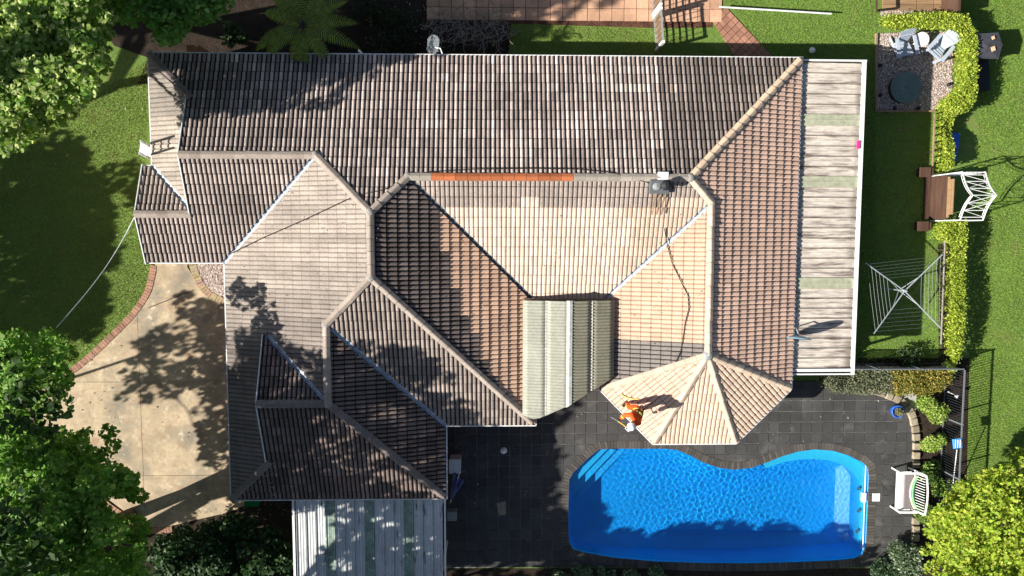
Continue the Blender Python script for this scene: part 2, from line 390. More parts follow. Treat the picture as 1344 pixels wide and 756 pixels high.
# ---- patio pavers
patio_px = [(572, 500), (1075, 500), (1150, 506), (1178, 512), (1196, 560), (1200, 600), (1198, 744), (640, 744), (572, 744)]
patio = [PXY(*p) for p in patio_px]
def offset_poly(poly, d):
    n = len(poly); ar = sum(poly[i][0]*poly[(i+1) % n][1]-poly[(i+1) % n][0]*poly[i][1] for i in range(n)); sg = 1 if ar > 0 else -1; out = []
    for i in range(n):
        a, b, c = poly[i-1], poly[i], poly[(i+1) % n]
        n1 = Vector((b[1]-a[1], a[0]-b[0])).normalized()*sg; n2 = Vector((c[1]-b[1], b[0]-c[0])).normalized()*sg
        m = (n1+n2).normalized(); k = d/max(.5, m.dot(n1)); out.append((b[0]+m.x*k, b[1]+m.y*k))
    return out
cop_out = offset_poly(poolp, .27)
pb = MB(); vs = [(x, y, 0) for x, y in patio]; 
# patio slab with a hole for the pool: strips between the pool outline and the patio border are cut by clipping cells
pitch = .415
x0, y0 = PXY(745-14.6*20, 590)[0]+.02, PXY(800, 513)[1]-20*pitch
pcells = []
for i in range(0, 60):
    for j in range(0, 40):
        a = (x0+i*pitch, y0+j*pitch); c = (a[0]+pitch/2, a[1]+pitch/2)
        cs = [(a[0]+dx*pitch, a[1]+dy*pitch) for dx, dy in ((.015, .015), (.985, .015), (.985, .985), (.015, .985))]
        inn = [inpoly(*p, patio) for p in cs]; ho = [inpoly(*p, cop_out) for p in cs]
        if not any(inn) or all(ho): continue
        pcells.append((cs, c, all(inn) and not any(ho), inn, ho))
slab = MB()
# base slab round the pool: ring to a rectangle by quads
ring = cop_out; n = len(ring)
bx0, bx1 = PXY(574, 600)[0], PXY(1199, 600)[0]; by0, by1 = PXY(700, 744)[1], PXY(700, 503)[1]
ring_sheet(slab, cop_out, bx0, bx1, by0, by1, .018)
patio_o = slab.build('pool_paving', M_['grout']); tag(patio_o, 'charcoal square paving round the swimming pool', 'paving', kind='structure')
up_normals(patio_o)
cy_ = MB().add([(-1.5, -6.7, .012), (7.5, -6.7, .012), (7.5, -1.9, .012), (-1.5, -1.9, .012)], [(0, 1, 2, 3)]).build('courtyard', M_['concrete'])
tag(cy_, 'plain concrete courtyard floor under the corrugated canopy', 'courtyard', kind='structure')
def pavcol():
    k = random.choice((.85, .95, 1, 1, 1.05, 1.15)); return (.062*k, .060*k, .058*k)
whole = [c for c in pcells if c[2]]
whole.sort(key=lambda c: math.hypot(c[1][0]-11, c[1][1]+6.6))
pm = MB().box((0, 0, .006), (pitch-.022, pitch-.022, .036)).mesh('paver', M_['paver'], col=True)
chosen = set()
for k, c in enumerate(whole[:298]):
    o = bpy.data.objects.new('paver', pm); COL.objects.link(o); o.parent = patio_o
    o.location = (c[1][0], c[1][1], .016+random.uniform(0, .004)); o.rotation_euler = (random.uniform(-.004, .004), random.uniform(-.004, .004), random.uniform(-.006, .006)); o.color = (*pavcol(), 1)
    chosen.add(id(c))
mb = MB()
hole_tri = None
def clip_out(poly, hole):                  # crude: drop corners inside the hole by moving them to its border
    out = []; m = len(poly)
    for i in range(m):
        a, b = poly[i], poly[(i+1) % m]; ia, ib = inpoly(*a, hole), inpoly(*b, hole)
        if not ia: out.append(a)
        if ia != ib:
            lo, hi = 0., 1.
            for _ in range(14):
                md = (lo+hi)/2; p = (a[0]+(b[0]-a[0])*md, a[1]+(b[1]-a[1])*md)
                if inpoly(*p, hole) == ia: lo = md
                else: hi = md
            out.append((a[0]+(b[0]-a[0])*lo, a[1]+(b[1]-a[1])*lo))
    return out
def clip_in(poly, outer):
    out = []; m = len(poly)
    for i in range(m):
        a, b = poly[i], poly[(i+1) % m]; ia, ib = inpoly(*a, outer), inpoly(*b, outer)
        if ia: out.append(a)
        if ia != ib:
            lo, hi = 0., 1.
            for _ in range(14):
                md = (lo+hi)/2; p = (a[0]+(b[0]-a[0])*md, a[1]+(b[1]-a[1])*md)
                if inpoly(*p, outer) == ia: lo = md
                else: hi = md
            out.append((a[0]+(b[0]-a[0])*lo, a[1]+(b[1]-a[1])*lo))
    return out
for c in pcells:
    if id(c) in chosen: continue
    q = c[0]
    if not all(c[3]): q = clip_in(q, patio)
    if any(c[4]) and len(q) >= 3: q = clip_out(q, cop_out)
    if len(q) >= 3: mb.prism(q, .004, .036+random.uniform(0, .004), pavcol())
tag(mb.build('pavers', M_['paver'], patio_o, col=True), kind='stuff')
# coping bricks
mb = MB(); d = 0; n = len(poolp)
inn = offset_poly(poolp, -.02)
L = []
for i in range(n):
    a, b = inn[i], inn[(i+1) % n]; A, B = cop_out[i], cop_out[(i+1) % n]; l = math.hypot(b[0]-a[0], b[1]-a[1]); m = max(1, round(l/.118))
    for k in range(m):
        t0, t1 = (k+.05)/m, (k+.95)/m; f = lambda p, q, t: (p[0]+(q[0]-p[0])*t, p[1]+(q[1]-p[1])*t)
        q = random.uniform(.7, 1.3); mb.prism([f(a, b, t0), f(a, b, t1), f(A, B, t1), f(A, B, t0)], -.03, .045+random.uniform(0, .004), (.085*q, .077*q, .068*q))
tag(mb.build('coping_bricks', M_['coping'], patio_o, col=True), kind='stuff')

# ================================================================== POOL
pool = thing('swimming_pool', (cxp, cyp, -.1), 'blue freeform swimming pool with rippled water below the bay roof', 'swimming pool')
sc = lambda k, z, dx=0, dy=0: [(cxp+(x-cxp)*k+dx, cyp+(y-cyp)*k+dy, z) for x, y in poolp]
deep, shallow = (.012, .24, .74), (.02, .42, .93)
rings = [(poolp, -.0, 0), (poolp, -.16, 0)]
pw = MB(); n = len(poolp); base0 = [(x, y, .02) for x, y in offset_poly(poolp, -.005)]
fz = lambda x: float(np.interp(x, [cxp-5, cxp+2, cxp+5], [-.95, -1.65, -1.65]))
wall2 = [(x, y, fz(x)+.25) for x, y in offset_poly(poolp, -.22)]
fl = [(x, y, fz(x)) for x, y in offset_poly(poolp, -.75)]
pw.v = base0+wall2+fl; pw.c = [(.03, .50, .95)]*n+[(.012, .40, .93)]*n+[(.010, .36, .92)]*n
for k in range(2):
    for i in range(n): pw.f.append((k*n+i, k*n+(i+1) % n, (k+1)*n+(i+1) % n, (k+1)*n+i))
pw.f.append(tuple(2*n+i for i in range(n)))
sh = pw.build('shell', M_['pool'], pool, col=True)
bm = bmesh.new(); bm.from_mesh(sh.data); bmesh.ops.recalc_face_normals(bm, faces=bm.faces); bm.to_mesh(sh.data); bm.free()
# ledge along the right hand end and the steps across the left corner
led_px_out = [(1000, 606), (1025, 596), (1045, 590), (1068, 587), (1092, 589), (1112, 595), (1130, 604), (1139, 613), (1140, 625), (1138, 665), (1137, 700), (1136, 718)]
led_px_in = [(1004, 614), (1028, 606), (1050, 602.5), (1070, 602), (1090, 604), (1106, 610), (1119, 620), (1127, 632), (1128, 645), (1127, 668), (1126, 700), (1125, 712)]
lo = [PXY(x, y, -.2) for x, y in led_px_out]; li = [PXY(x, y, -.3) for x, y in led_px_in]
m = MB(); k = len(lo); c = (.05, .66, .98)
m.v = [(*p, -.32) for p in lo]+[(*p, -.32) for p in li]+[(*p, -1.35) for p in li]; m.c = [c]*(2*k)+[(.012, .36, .92)]*k
for i in range(k-1): m.f += [(i, i+1, k+i+1, k+i), (k+i, k+i+1, 2*k+i+1, 2*k+i)]
m.build('ledge', M_['pool'], pool, col=True)
for s in range(3):
    m = MB(); a, b = (786+s*11, 588), (745, 627+s*12)
    z = -.3-.27*s
    q = [PXY(744-2, 586-2, z), PXY(*a, z), PXY(a[0]+11, a[1]+1, z), PXY(b[0]+2, b[1]+14, z), PXY(*b, z)]
    m.prism(q, -1.3, z, (.03+.01*(s == 0), .54-.04*s, .97-.01*s)); m.build('step', M_['pool'], pool, col=True)
# water
m = MB(); wl = offset_poly(poolp, .02)
ws = .024; X0, X1 = min(p[0] for p in wl), max(p[0] for p in wl); Y0, Y1 = min(p[1] for p in wl), max(p[1] for p in wl)
nx, ny = int((X1-X0)/ws)+2, int((Y1-Y0)/ws)+2
gx, gy = np.meshgrid(X0+np.arange(nx)*ws, Y0+np.arange(ny)*ws)
wz = np.zeros_like(gx)
w1 = np.random.default_rng(3)
src = [PXY(790, 560), PXY(815, 590), PXY(960, 600)]
amp = .35+.65*np.clip(1.25-np.abs(gx-PXY(900, 600)[0])/3.6, 0, 1)
for _ in range(44):
    th = w1.uniform(0, 6.28); lam = w1.uniform(.09, .30); k = 2*math.pi/lam; wz += w1.uniform(.5, 1)*.0021*lam**1.6*np.sin(k*(gx*math.cos(th)+gy*math.sin(th))+w1.uniform(0, 6.28))*amp
for (qx, qy), a_ in ((PXY(800, 600), .0006), (PXY(888, 596), .0006)):
    r0 = np.hypot(gx-qx, gy-qy); wz += a_*np.sin(r0*2*math.pi/.19)*np.exp(-r0*.9)
V = np.stack([gx, gy, -.10+wz], -1).reshape(-1, 3)
F = []
ins = np.array([inpoly(x, y, offset_poly(poolp, .09)) for x, y in zip(gx.ravel(), gy.ravel())]).reshape(ny, nx)
for j in range(ny-1):
    for i in range(nx-1):
        if ins[j, i] and ins[j, i+1] and ins[j+1, i] and ins[j+1, i+1]: F.append((j*nx+i, j*nx+i+1, (j+1)*nx+i+1, (j+1)*nx+i))
link('water', mesh_np('water', V, F, M_['water'], smooth=True), pool).cycles.is_caustics_caster = True
for o in pool.children:
    if not o.name.startswith('water'): o.cycles.is_caustics_receiver = True
m = MB(); a, b = P(1138.5, 612, .05), P(1134.5, 722, .05)
m.bar((a[0]-.03, a[1], -.02), (b[0]-.03, b[1], -.02), .018, .04); m.build('pool_rail', M_['whiteplastic'], pool)
for x, y in ((1128, 642), (1128, 671), (1126, 698)):
    MB().lathe([(0, .02), (.07, .015), (.08, 0), (.03, -.03)], (*PXY(x, y, -.12), -.20), 12).build('return_fitting', M_['whiteplastic'], pool)
MB().box((*PXY(1134, 653, 0), -.03), (.16, .36, .12)).build('skimmer_box', M_['whiteplastic'], pool, bevel=.01)
m = MB().box((*PXY(1149, 652), .056), (.30, .32, .025)); m.build('skimmer_lid', M_['whiteplastic'], pool, bevel=.01)

# ================================================================== HOUSE
house = thing('brick_house', (0, 0, 0), 'large house with hipped concrete tile roof partly cleaned to pale cream', 'house')
TP = .385; CP = 1/math.sqrt(1+TP*TP); ZE = 2.5
xg1, xg2 = -9.74, -7.49; vo = .14
C1 = (-5.625, 2.445); R1 = (-3.825, .645); M1 = (-2.7, 1.77); J = (6.18, 1.77); K = (6.955, .995); AP = (6.955, -3.94); R2 = (-3.825, -1.355); L1 = (-5.365, -2.895); L2 = (-5.365, -5.465)
A = (-11.37, 5.91); B = (10.32, 5.91); O1 = (3.59, -5.36); O2 = (5.48, -7.3); O3 = (8.41, -7.3); O4 = (10.32, -5.36)
I1 = (1.44, -2.37); I2 = (3.59, -2.37); IC = (-1.64, -6.62); IR = (1.44, -6.62); BL = (-9.09, -9.19); BR = (-1.64, -9.19)
PC = (-9.09, -1.02); W1 = (-11.37, 2.24); G1s = (xg1, .61); G1n = (xg1, 4.28)
def nrm(a, b):                             # inward normal of the eave a->b (plan), walls counter-clockwise
    dx, dy = b[0]-a[0], b[1]-a[1]; L = math.hypot(dx, dy); return (-dy/L, dx/L)
FACES = [  # name, eave point, inward dir, convex pieces
    ('N', A, (0, -1), [[A, G1n, (xg1-vo, 5.91)], [(xg1-vo, 5.91), (xg1-vo, 2.445), (C1[0], 2.445), (C1[0], 5.91)], [(C1[0], 5.91), C1, R1, (R1[0], 5.91)], [(R1[0], 5.91), R1, M1, (M1[0], 5.91)], [(M1[0], 5.91), M1, J, B]]),
    ('W0', A, (1, 0), [[A, G1n, G1s, W1]]),
    ('PN', (-11.64, 2.24), (0, -1), [[(-11.64, 2.24), W1, G1s, (-11.64, .61)]]),
    ('S1', (-11.64, -1.02), (0, 1), [[(-11.64, -1.02), (-11.64, .61), (xg1, .61), (xg1, -1.02)], [(xg1-vo, .61), (xg1-vo, 2.445), (xg1, 2.445), (xg1, .61)], [(xg1, -1.02), (xg1, 2.445), C1, PC]]),
    ('W', (-9.09, 0), (1, 0), [[PC, C1, R1, R2, L1, (-9.09, -2.895)], [(-9.09, -2.895), (xg2, -2.895), (xg2, -7.59), BL], [(xg2, -2.895), L1, L2, (xg2, -3.34)]]),
    ('GN', (-9.09, -1.74), (0, -1), [[(xg2, -3.34), L2, (xg2-vo, -5.465), (xg2-vo, -3.34)]]),
    ('LS', BL, (0, 1), [[BL, (xg2, -7.59), (xg2, -9.19)], [(xg2-vo, -7.59), (xg2-vo, -5.465), (xg2, -5.465), (xg2, -7.59)], [(xg2, -9.19), (xg2, -5.465), L2, BR]]),
    ('LE', IC, (-1, 0), [[L1, L2, BR, IC]]),
    ('SS', IC, (0, 1), [[R2, L1, IC, IR]]),
    ('EE', I1, (-1, 0), [[R1, M1, I1, IR, R2]]),
    ('SM', I1, (0, 1), [[M1, J, K, I2, I1]]),
    ('EW', I2, (1, 0), [[K, I2, O1, AP]]),
    ('E', B, (-1, 0), [[B, J, K, (10.32, .995)], [K, AP, O4, (10.32, .995)]]),
    ('BSW', O1, nrm(O1, O2), [[O1, O2, AP]]), ('BS', O2, (0, 1), [[O2, O3, AP]]), ('BSE', O3, nrm(O3, O4), [[O3, O4, AP]]),
]
def runz(face, x, y):
    _, e, nn, _ = face; return ZE+((x-e[0])*nn[0]+(y-e[1])*nn[1])*TP
VALLEYS = [(PC, C1, 'pale'), (W1, G1s, 'pale'), ((xg2, -3.34), L2, 'blue'), (IC, L1, 'blue'), (I1, M1, 'dark'), (I2, K, 'pale')]
def on_valley(a, b):
    for p, q, _ in VALLEYS:
        d = (q[0]-p[0], q[1]-p[1]); L = math.hypot(*d)
        if all(abs((t[0]-p[0])*d[1]-(t[1]-p[1])*d[0])/L < .02 for t in (a, b)): return .075
    return 0
roof = None; deck = MB()
for fc in FACES:
    for pc in fc[3]:
        ar = sum(pc[i][0]*pc[(i+1) % len(pc)][1]-pc[(i+1) % len(pc)][0]*pc[i][1] for i in range(len(pc)))
        pp = pc if ar > 0 else pc[::-1]
        deck.add([(x, y, runz(fc, x, y)-.012) for x, y in pp], [tuple(range(len(pp)))])
roof = deck.build('roof', M_['sarking_shade'], house)
G = .34; TW = .30; LIP = .036
# tile profile across its width: u, height, grime and shade factor
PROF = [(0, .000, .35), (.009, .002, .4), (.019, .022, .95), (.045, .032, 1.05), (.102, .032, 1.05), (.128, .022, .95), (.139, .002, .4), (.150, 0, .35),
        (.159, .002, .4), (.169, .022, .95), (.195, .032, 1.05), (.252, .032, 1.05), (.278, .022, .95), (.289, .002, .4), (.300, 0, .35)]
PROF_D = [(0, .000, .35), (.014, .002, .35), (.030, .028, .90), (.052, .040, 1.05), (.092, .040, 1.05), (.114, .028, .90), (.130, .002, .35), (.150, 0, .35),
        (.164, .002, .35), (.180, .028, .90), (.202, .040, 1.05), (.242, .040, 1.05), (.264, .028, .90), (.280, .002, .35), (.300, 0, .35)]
def prof(face, cl): return PROF_D if (not cl and face not in ('SM', 'EW', 'W', 'W0')) else PROF
def s2(px, py): return None
def tilecol(face, x, y, z):
    px, py = Q((x, y, z)); k = random.uniform(.86, 1.12)*(1+.42*mnoise.noise(Vector((x*.55, y*.8, 3.1)))+.22*mnoise.noise(Vector((x*2.1, y*1.4, 7.7))))
    cream, dirty = (.62, .49, .385), (.285, .243, .212)
    if face in ('SM', 'EW', 'BSW', 'BS', 'BSE'): k = 1+(k-1)*.35
    if face in ('W', 'W0'): k = random.uniform(.95, 1.05)*(1+.25*mnoise.noise(Vector((x*.5, y*2.2, 1.3)))+.12*mnoise.noise(Vector((x*2, y*5, 1.3))))
    def c(t, k=k): return tuple(v*k for v in t)
    if face == 'SM':
        if py < (258 if 688 < px < 706 else 277 if (676 < px <= 688 or 706 <= px < 722) else 265): return c((.40, .325, .275)), 0
        if px > 830+random.uniform(-14, 14)-(py-265)*.15: return c((.60, .45, .34), random.uniform(.9, 1.06)), 1
        return c((.71, .565, .445), random.uniform(.9, 1.05)), 1
    if face == 'EE':
        b = np.interp(py, [240, 275, 345, 380, 450, 490, 540, 600], [566, 575, 585, 597, 625, 645, 676, 690])
        if px > b: return c((.74, .475, .32), random.uniform(.85, 1.08)), 1
        return c((.18, .14, .122), k*random.uniform(.8, 1.2)), 0
    if face == 'EW':
        if py > 447+(px-808)*.0+random.uniform(-2, 2): return c((.27, .235, .21)), 0
        return c((.63, .43, .305), random.uniform(.92, 1.06)), 1
    if face == 'E': return c((.74, .495, .37), random.uniform(.88, 1.07)), 1
    if face in ('BSW', 'BS', 'BSE'): return c((.69, .505, .375), random.uniform(.93, 1.05)), 1
    if face == 'N':
        if random.random() < .012: return c((.50, .40, .33)), 0
        if 557 < px < 592 and 160 < py < 176: return (.62, .52, .45), 0
        if 804 < px < 855 and 112 < py < 126: return (.66, .56, .47), 0
        if px > 870+random.uniform(-4, 4): return c((.235, .19, .165)), 0
        g = .44 if px > 600 else .34+.1*max(0, (px-300)/300)
        if px < 330 and py < 120: g = .25
        return c((g*1.08, g*.87, g*.77), random.choice((.8, .92, 1, 1, 1.05, 1.1))*k), 0
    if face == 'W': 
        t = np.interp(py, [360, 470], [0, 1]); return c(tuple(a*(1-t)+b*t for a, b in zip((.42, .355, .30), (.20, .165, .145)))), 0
    if face in ('LS', 'LE', 'GN'):
        if face == 'LS' and 436 < px < 478 and 628 < py < 646: return (.26, .17, .145), 0
        return c((.20, .148, .127), k*random.uniform(.75, 1.25)), 0
    if face == 'W0': return c((.42, .36, .30) if py > 150 else (.30, .26, .22)), 0
    if face == 'SS': return c((.34, .275, .235), random.uniform(.75, 1.15)), 0
    return c((.40, .325, .285)), 0
def ribmod(face):
    return 1.28, .80
tiles_whole = []; bulk = {0: ([], [], []), 1: ([], [], [])}
def emit(bk, vs, cs):
    V, F, Cc = bulk[bk]; n = len(V); V.extend(vs); Cc.extend(cs); F.append(tuple(range(n, n+len(vs))))
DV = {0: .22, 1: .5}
def dirt_shade(face, cl):                        # (valley, head-lap band): colour left by grime plus shade painted in per slope
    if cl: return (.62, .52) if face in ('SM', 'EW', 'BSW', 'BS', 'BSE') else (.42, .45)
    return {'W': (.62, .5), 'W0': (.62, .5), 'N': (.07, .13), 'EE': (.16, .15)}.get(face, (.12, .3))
VB = .885  # from here up, a dark band paints the shadow line of each course
for fc in FACES:
    nm, e, nn, pieces = fc; ux, uy = -nn[1]*-1, nn[0]*-1          # u to the right looking up the slope
    ux, uy = nn[1], -nn[0]
    gp = G*CP
    def S_(x, y): return ((x-e[0])*ux+(y-e[1])*uy, (x-e[0])*nn[0]+(y-e[1])*nn[1])
    def W_(s, t, w_, e=e, ux=ux, uy=uy, nn=nn): # plan coords + normal height -> world
        return (e[0]+ux*s+nn[0]*t-nn[0]*TP*CP*w_, e[1]+uy*s+nn[1]*t-nn[1]*TP*CP*w_, ZE+t*TP+CP*w_)
    colcache = {}
    for pc in pieces:
        sp = [S_(*p) for p in pc]
        offs = {}
        hp = half_planes(pc, on_valley); hps = []
        for nx_, ny_, d_ in hp:              # into (s,t)
            ns, nt_ = nx_*ux+ny_*uy, nx_*nn[0]+ny_*nn[1]; hps.append((ns, nt_, d_-(nx_*e[0]+ny_*e[1])))
        hps.append((0, 1, .07))
        i0, i1 = math.floor(min(p[0] for p in sp)/TW), math.ceil(max(p[0] for p in sp)/TW)
        j1 = math.ceil((max(p[1] for p in sp))/gp)
        for j in range(0, j1):
            t0 = .07+j*gp; t1 = t0+gp
            for i in range(i0, i1):
                s0 = i*TW; cs = [(s0, t0), (s0+TW, t0), (s0+TW, t1), (s0, t1)]
                ins = [all(a*p[0]+b*p[1] >= d-1e-6 for a, b, d in hps) for p in cs]
                if not any(ins):
                    if not clip(cs, hps): continue
                key = (i, j)
                if key not in colcache:
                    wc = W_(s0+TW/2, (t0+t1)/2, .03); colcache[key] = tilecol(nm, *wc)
                col, cl = colcache[key]
                if all(ins):
                    tiles_whole.append((nm, s0, t0, col, cl, W_, ux, uy, nn)); continue
                dv, hb = dirt_shade(nm, cl)
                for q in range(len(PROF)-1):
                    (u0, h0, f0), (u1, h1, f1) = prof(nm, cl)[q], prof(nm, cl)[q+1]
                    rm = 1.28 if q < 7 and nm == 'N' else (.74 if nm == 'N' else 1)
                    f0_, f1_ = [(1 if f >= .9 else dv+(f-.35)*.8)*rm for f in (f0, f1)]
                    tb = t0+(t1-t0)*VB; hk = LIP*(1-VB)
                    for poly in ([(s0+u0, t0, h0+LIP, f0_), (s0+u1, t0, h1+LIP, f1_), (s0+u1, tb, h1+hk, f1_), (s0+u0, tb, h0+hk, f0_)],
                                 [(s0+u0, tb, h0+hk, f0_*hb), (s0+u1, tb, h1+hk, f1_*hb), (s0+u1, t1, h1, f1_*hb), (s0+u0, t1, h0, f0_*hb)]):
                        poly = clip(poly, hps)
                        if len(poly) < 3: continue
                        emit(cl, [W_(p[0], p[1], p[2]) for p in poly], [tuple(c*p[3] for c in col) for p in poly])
                        fr_ = [p for p in poly if abs(p[1]-t0) < 1e-5]
                        if len(fr_) >= 2:
                            a, b = fr_[0], fr_[-1]
                            if a[0] > b[0]: a, b = b, a
                            emit(cl, [W_(a[0], t0, -.02), W_(b[0], t0, -.02), W_(b[0], t0, b[2]), W_(a[0], t0, a[2])], [tuple(c*.6 for c in col)]*4)  # front edge darkened to paint the shade under the lip
# the 300 that show largest become objects of their own
def apparent(T):
    w_ = T[5](T[1]+.15, T[2]+.16, .03); z = CAM[2]-w_[2]
    n_ = Vector((-T[8][0]*TP, -T[8][1]*TP, 1)).normalized(); v = (Vector(CAM)-Vector(w_)); return n_.dot(v.normalized())/v.length_squared
tiles_whole.sort(key=apparent, reverse=True)
def tile_mesh(cl, face):
    vs = []; cc = []; fs = []; dv, hb = dirt_shade(face, cl); n = len(PROF)
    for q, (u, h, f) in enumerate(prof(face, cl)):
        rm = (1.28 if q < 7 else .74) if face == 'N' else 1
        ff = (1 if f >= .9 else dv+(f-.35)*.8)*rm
        vs += [(u, 0, -.02), (u, 0, h+LIP), (u, G*VB, h+LIP*(1-VB)), (u, G*VB, h+LIP*(1-VB)), (u, G, h)]; cc += [(ff*.5,)*3, (ff,)*3, (ff,)*3, (ff*hb,)*3, (ff*hb,)*3]  # lip front and upper band carry painted course shade
    for q in range(n-1):
        a, b = 5*q, 5*q+5; fs += [(a+k, b+k, b+k+1, a+k+1) for k in (0, 1, 3)]
    m = MB(); m.v = vs; m.f = fs; m.c = cc
    return m.mesh('tile', M_['tile2' if cl else 'tile'], col=True)
TM = {}
for T in tiles_whole[:300]:
    nm, s0, t0, col, cl, W_, ux, uy, nn = T; key = (cl, nm)
    if key not in TM: TM[key] = tile_mesh(*key)
    o = bpy.data.objects.new('tile', TM[key]); COL.objects.link(o); o.parent = roof
    # column axes: u (across), v (up the slope), w (normal)
    mt = Matrix(((ux, nn[0]*CP, -nn[0]*TP*CP, 0), (uy, nn[1]*CP, -nn[1]*TP*CP, 0), (0, TP*CP, CP, 0), (0, 0, 0, 1)))
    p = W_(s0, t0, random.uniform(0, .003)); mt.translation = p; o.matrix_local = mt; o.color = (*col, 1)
for T in tiles_whole[300:]:
    nm, s0, t0, col, cl, W_, ux, uy, nn = T; s0 += random.uniform(-.004, .004); t0 += random.uniform(-.004, .004); dv, hb = dirt_shade(nm, cl); V, F, Cc = bulk[cl]; n0 = len(V); t1 = t0+G*CP; tb = t0+G*CP*VB; jit = random.uniform(-.002, .004)
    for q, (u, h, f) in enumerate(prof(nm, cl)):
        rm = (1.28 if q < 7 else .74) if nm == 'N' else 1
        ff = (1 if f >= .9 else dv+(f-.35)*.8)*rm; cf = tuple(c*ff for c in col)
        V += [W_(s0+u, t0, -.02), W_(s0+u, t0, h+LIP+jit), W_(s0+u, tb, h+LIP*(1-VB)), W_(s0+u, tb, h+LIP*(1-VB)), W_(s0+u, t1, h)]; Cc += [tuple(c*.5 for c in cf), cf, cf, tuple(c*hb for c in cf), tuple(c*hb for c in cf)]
    for q in range(len(PROF)-1):
        a = n0+5*q; b = a+5; F += [(a+k, b+k, b+k+1, a+k+1) for k in (0, 1, 3)]
m = MB(); mats = []
n0 = len(bulk[0][0]); m.v = bulk[0][0]+bulk[1][0]; m.c = bulk[0][2]+bulk[1][2]; m.f = bulk[0][1]+[tuple(i+n0 for i in f) for f in bulk[1][1]]
me = m.mesh('roof_tiles', M_['tile'], col=True); me.materials.append(M_['tile2'])
mi = np.zeros(len(m.f), dtype=np.int32); mi[len(bulk[0][1]):] = 1; me.polygons.foreach_set('material_index', mi)
tag(link('roof_tiles', me, roof), kind='stuff')
print('tiles', len(tiles_whole))
# valleys
for p, q, kind in VALLEYS:
    d = Vector((q[0]-p[0], q[1]-p[1], 0)); d.normalize(); sd = Vector((-d.y, d.x, 0))
    zz = {id(x): 0 for x in (p, q)}
    run = {PC: (0, 3.465), W1: (0, 1.63), (xg2, -3.34): (1.6, 3.725), IC: (0, 3.725), I1: (0, 4.14), I2: (0, 3.365)}[p]
    m = MB(); a = Vector((p[0], p[1], ZE+run[0]*TP+.004)); b = Vector((q[0], q[1], ZE+run[1]*TP+.004)); h = .045
    for s in (-1, 1):
        m.add([a, b, b+sd*s*.14+Vector((0, 0, h)), a+sd*s*.14+Vector((0, 0, h))], [(0, 1, 2, 3) if s > 0 else (3, 2, 1, 0)])
    m.build('valley_flashing', M_['lead' if kind == 'dark' else 'zinc'], roof)
# ridge capping
def cap_mesh():
    m = MB(); pr = [(-.118, -.02), (-.108, .018), (-.022, .064), (0, .067), (.022, .064), (.108, .018), (.118, -.02)]; Lc = .358
    vs = [(0, y*1.08, z*1.06+.016) for y, z in pr]+[(Lc, y*.95, z*.95) for y, z in pr]+[(0, y*.9, z*.9-.02) for y, z in pr]
    n = 7; fs = [(i, i+n, i+n+1, i+1) for i in range(n-1)]+[(i+1, i+2*n+1, i+2*n, i) for i in range(n-1)]
    m.add(vs, fs); return m.mesh('ridge_cap', M_['cap'])
CAPM = cap_mesh()
def ridge(a, b, ra, rb, colf, pitch=.37):
    A3 = Vector((*a, ZE+ra*TP+.045)); B3 = Vector((*b, ZE+rb*TP+.045)); d = B3-A3; n = max(1, round(d.length/pitch)); st = d.length/n; d.normalize()
    sd = Vector((0, 0, 1)).cross(d).normalized(); up = d.cross(sd)
    for i in range(n):
        o = bpy.data.objects.new('ridge_cap', CAPM); COL.objects.link(o); o.parent = roof
        j = random.uniform(-.006, .006)
        mt = Matrix(((d.x*st/.37, sd.x, up.x, 0), (d.y*st/.37, sd.y, up.y, 0), (d.z*st/.37, sd.z, up.z, 0), (0, 0, 0, 1))); mt.translation = A3+d*st*i+sd*j
        o.matrix_local = mt; o.color = (*colf(*(A3+d*st*(i+.5))), 1)
    # mortar bedding
    m = MB()
    for s in (-1, 1): m.bar(A3+sd*s*.108-up*.035, B3+sd*s*.108-up*.035, .035, .05, up)
    m.build('mortar_bed', M_['mortar'], roof)
kk = lambda c, s=.12: tuple(v*random.uniform(1-s, 1+s*.7) for _ in [0] for v in c)
def var(c, s=.12):
    k = random.uniform(1-s, 1+s); return tuple(v*k for v in c)
grey = lambda x, y, z: var((.37, .305, .255), .16); dk = lambda x, y, z: var((.20, .165, .15)); cr = lambda x, y, z: var((.61, .47, .355), .10)
def mainr(x, y, z):
    px = Q((x, y, z))[0]
    if 570 < px < 755: return var((.44, .135, .052), .2)
    return var((.42, .365, .305), .2)
XG1, XG2 = xg1-vo, xg2-vo
for a, b, ra, rb, cf in (((-11.66, .61), (xg1-.1, .61), 1.63, 1.63, grey), ((XG1, 2.445), C1, 3.465, 3.465, grey), (C1, R1, 3.465, 5.265, grey), (R2, R1, 5.265, 5.265, grey),
        (M1, R1, 4.14, 5.265, grey), (M1, J, 4.14, 4.14, mainr), (B, J, 0, 4.14, lambda x, y, z: var((.68, .50, .35), .08)), (K, J, 3.365, 4.14, cr), (AP, K, 3.365, 3.365, cr),
        (O1, AP, 0, 3.365, lambda x, y, z: var((.63, .49, .37), .08)), (O2, AP, 0, 3.365, cr), (O3, AP, 0, 3.365, cr), (O4, AP, 0, 3.365, cr), (IR, R2, 0, 5.265, grey), (L1, R2, 3.725, 5.265, grey),
        (L2, L1, 3.725, 3.725, grey), (BR, L2, 0, 3.725, dk), ((XG2, -5.465), L2, 3.725, 3.725, dk), (BL, (xg2, -7.59), 0, 1.6, dk), (A, G1n, 0, 1.63, dk)):
    if ra == 0:                             # start just inside the gutter
        t = .03; a = (a[0]+(b[0]-a[0])*t, a[1]+(b[1]-a[1])*t); ra = rb*t
    ridge(a, b, ra, rb, cf)
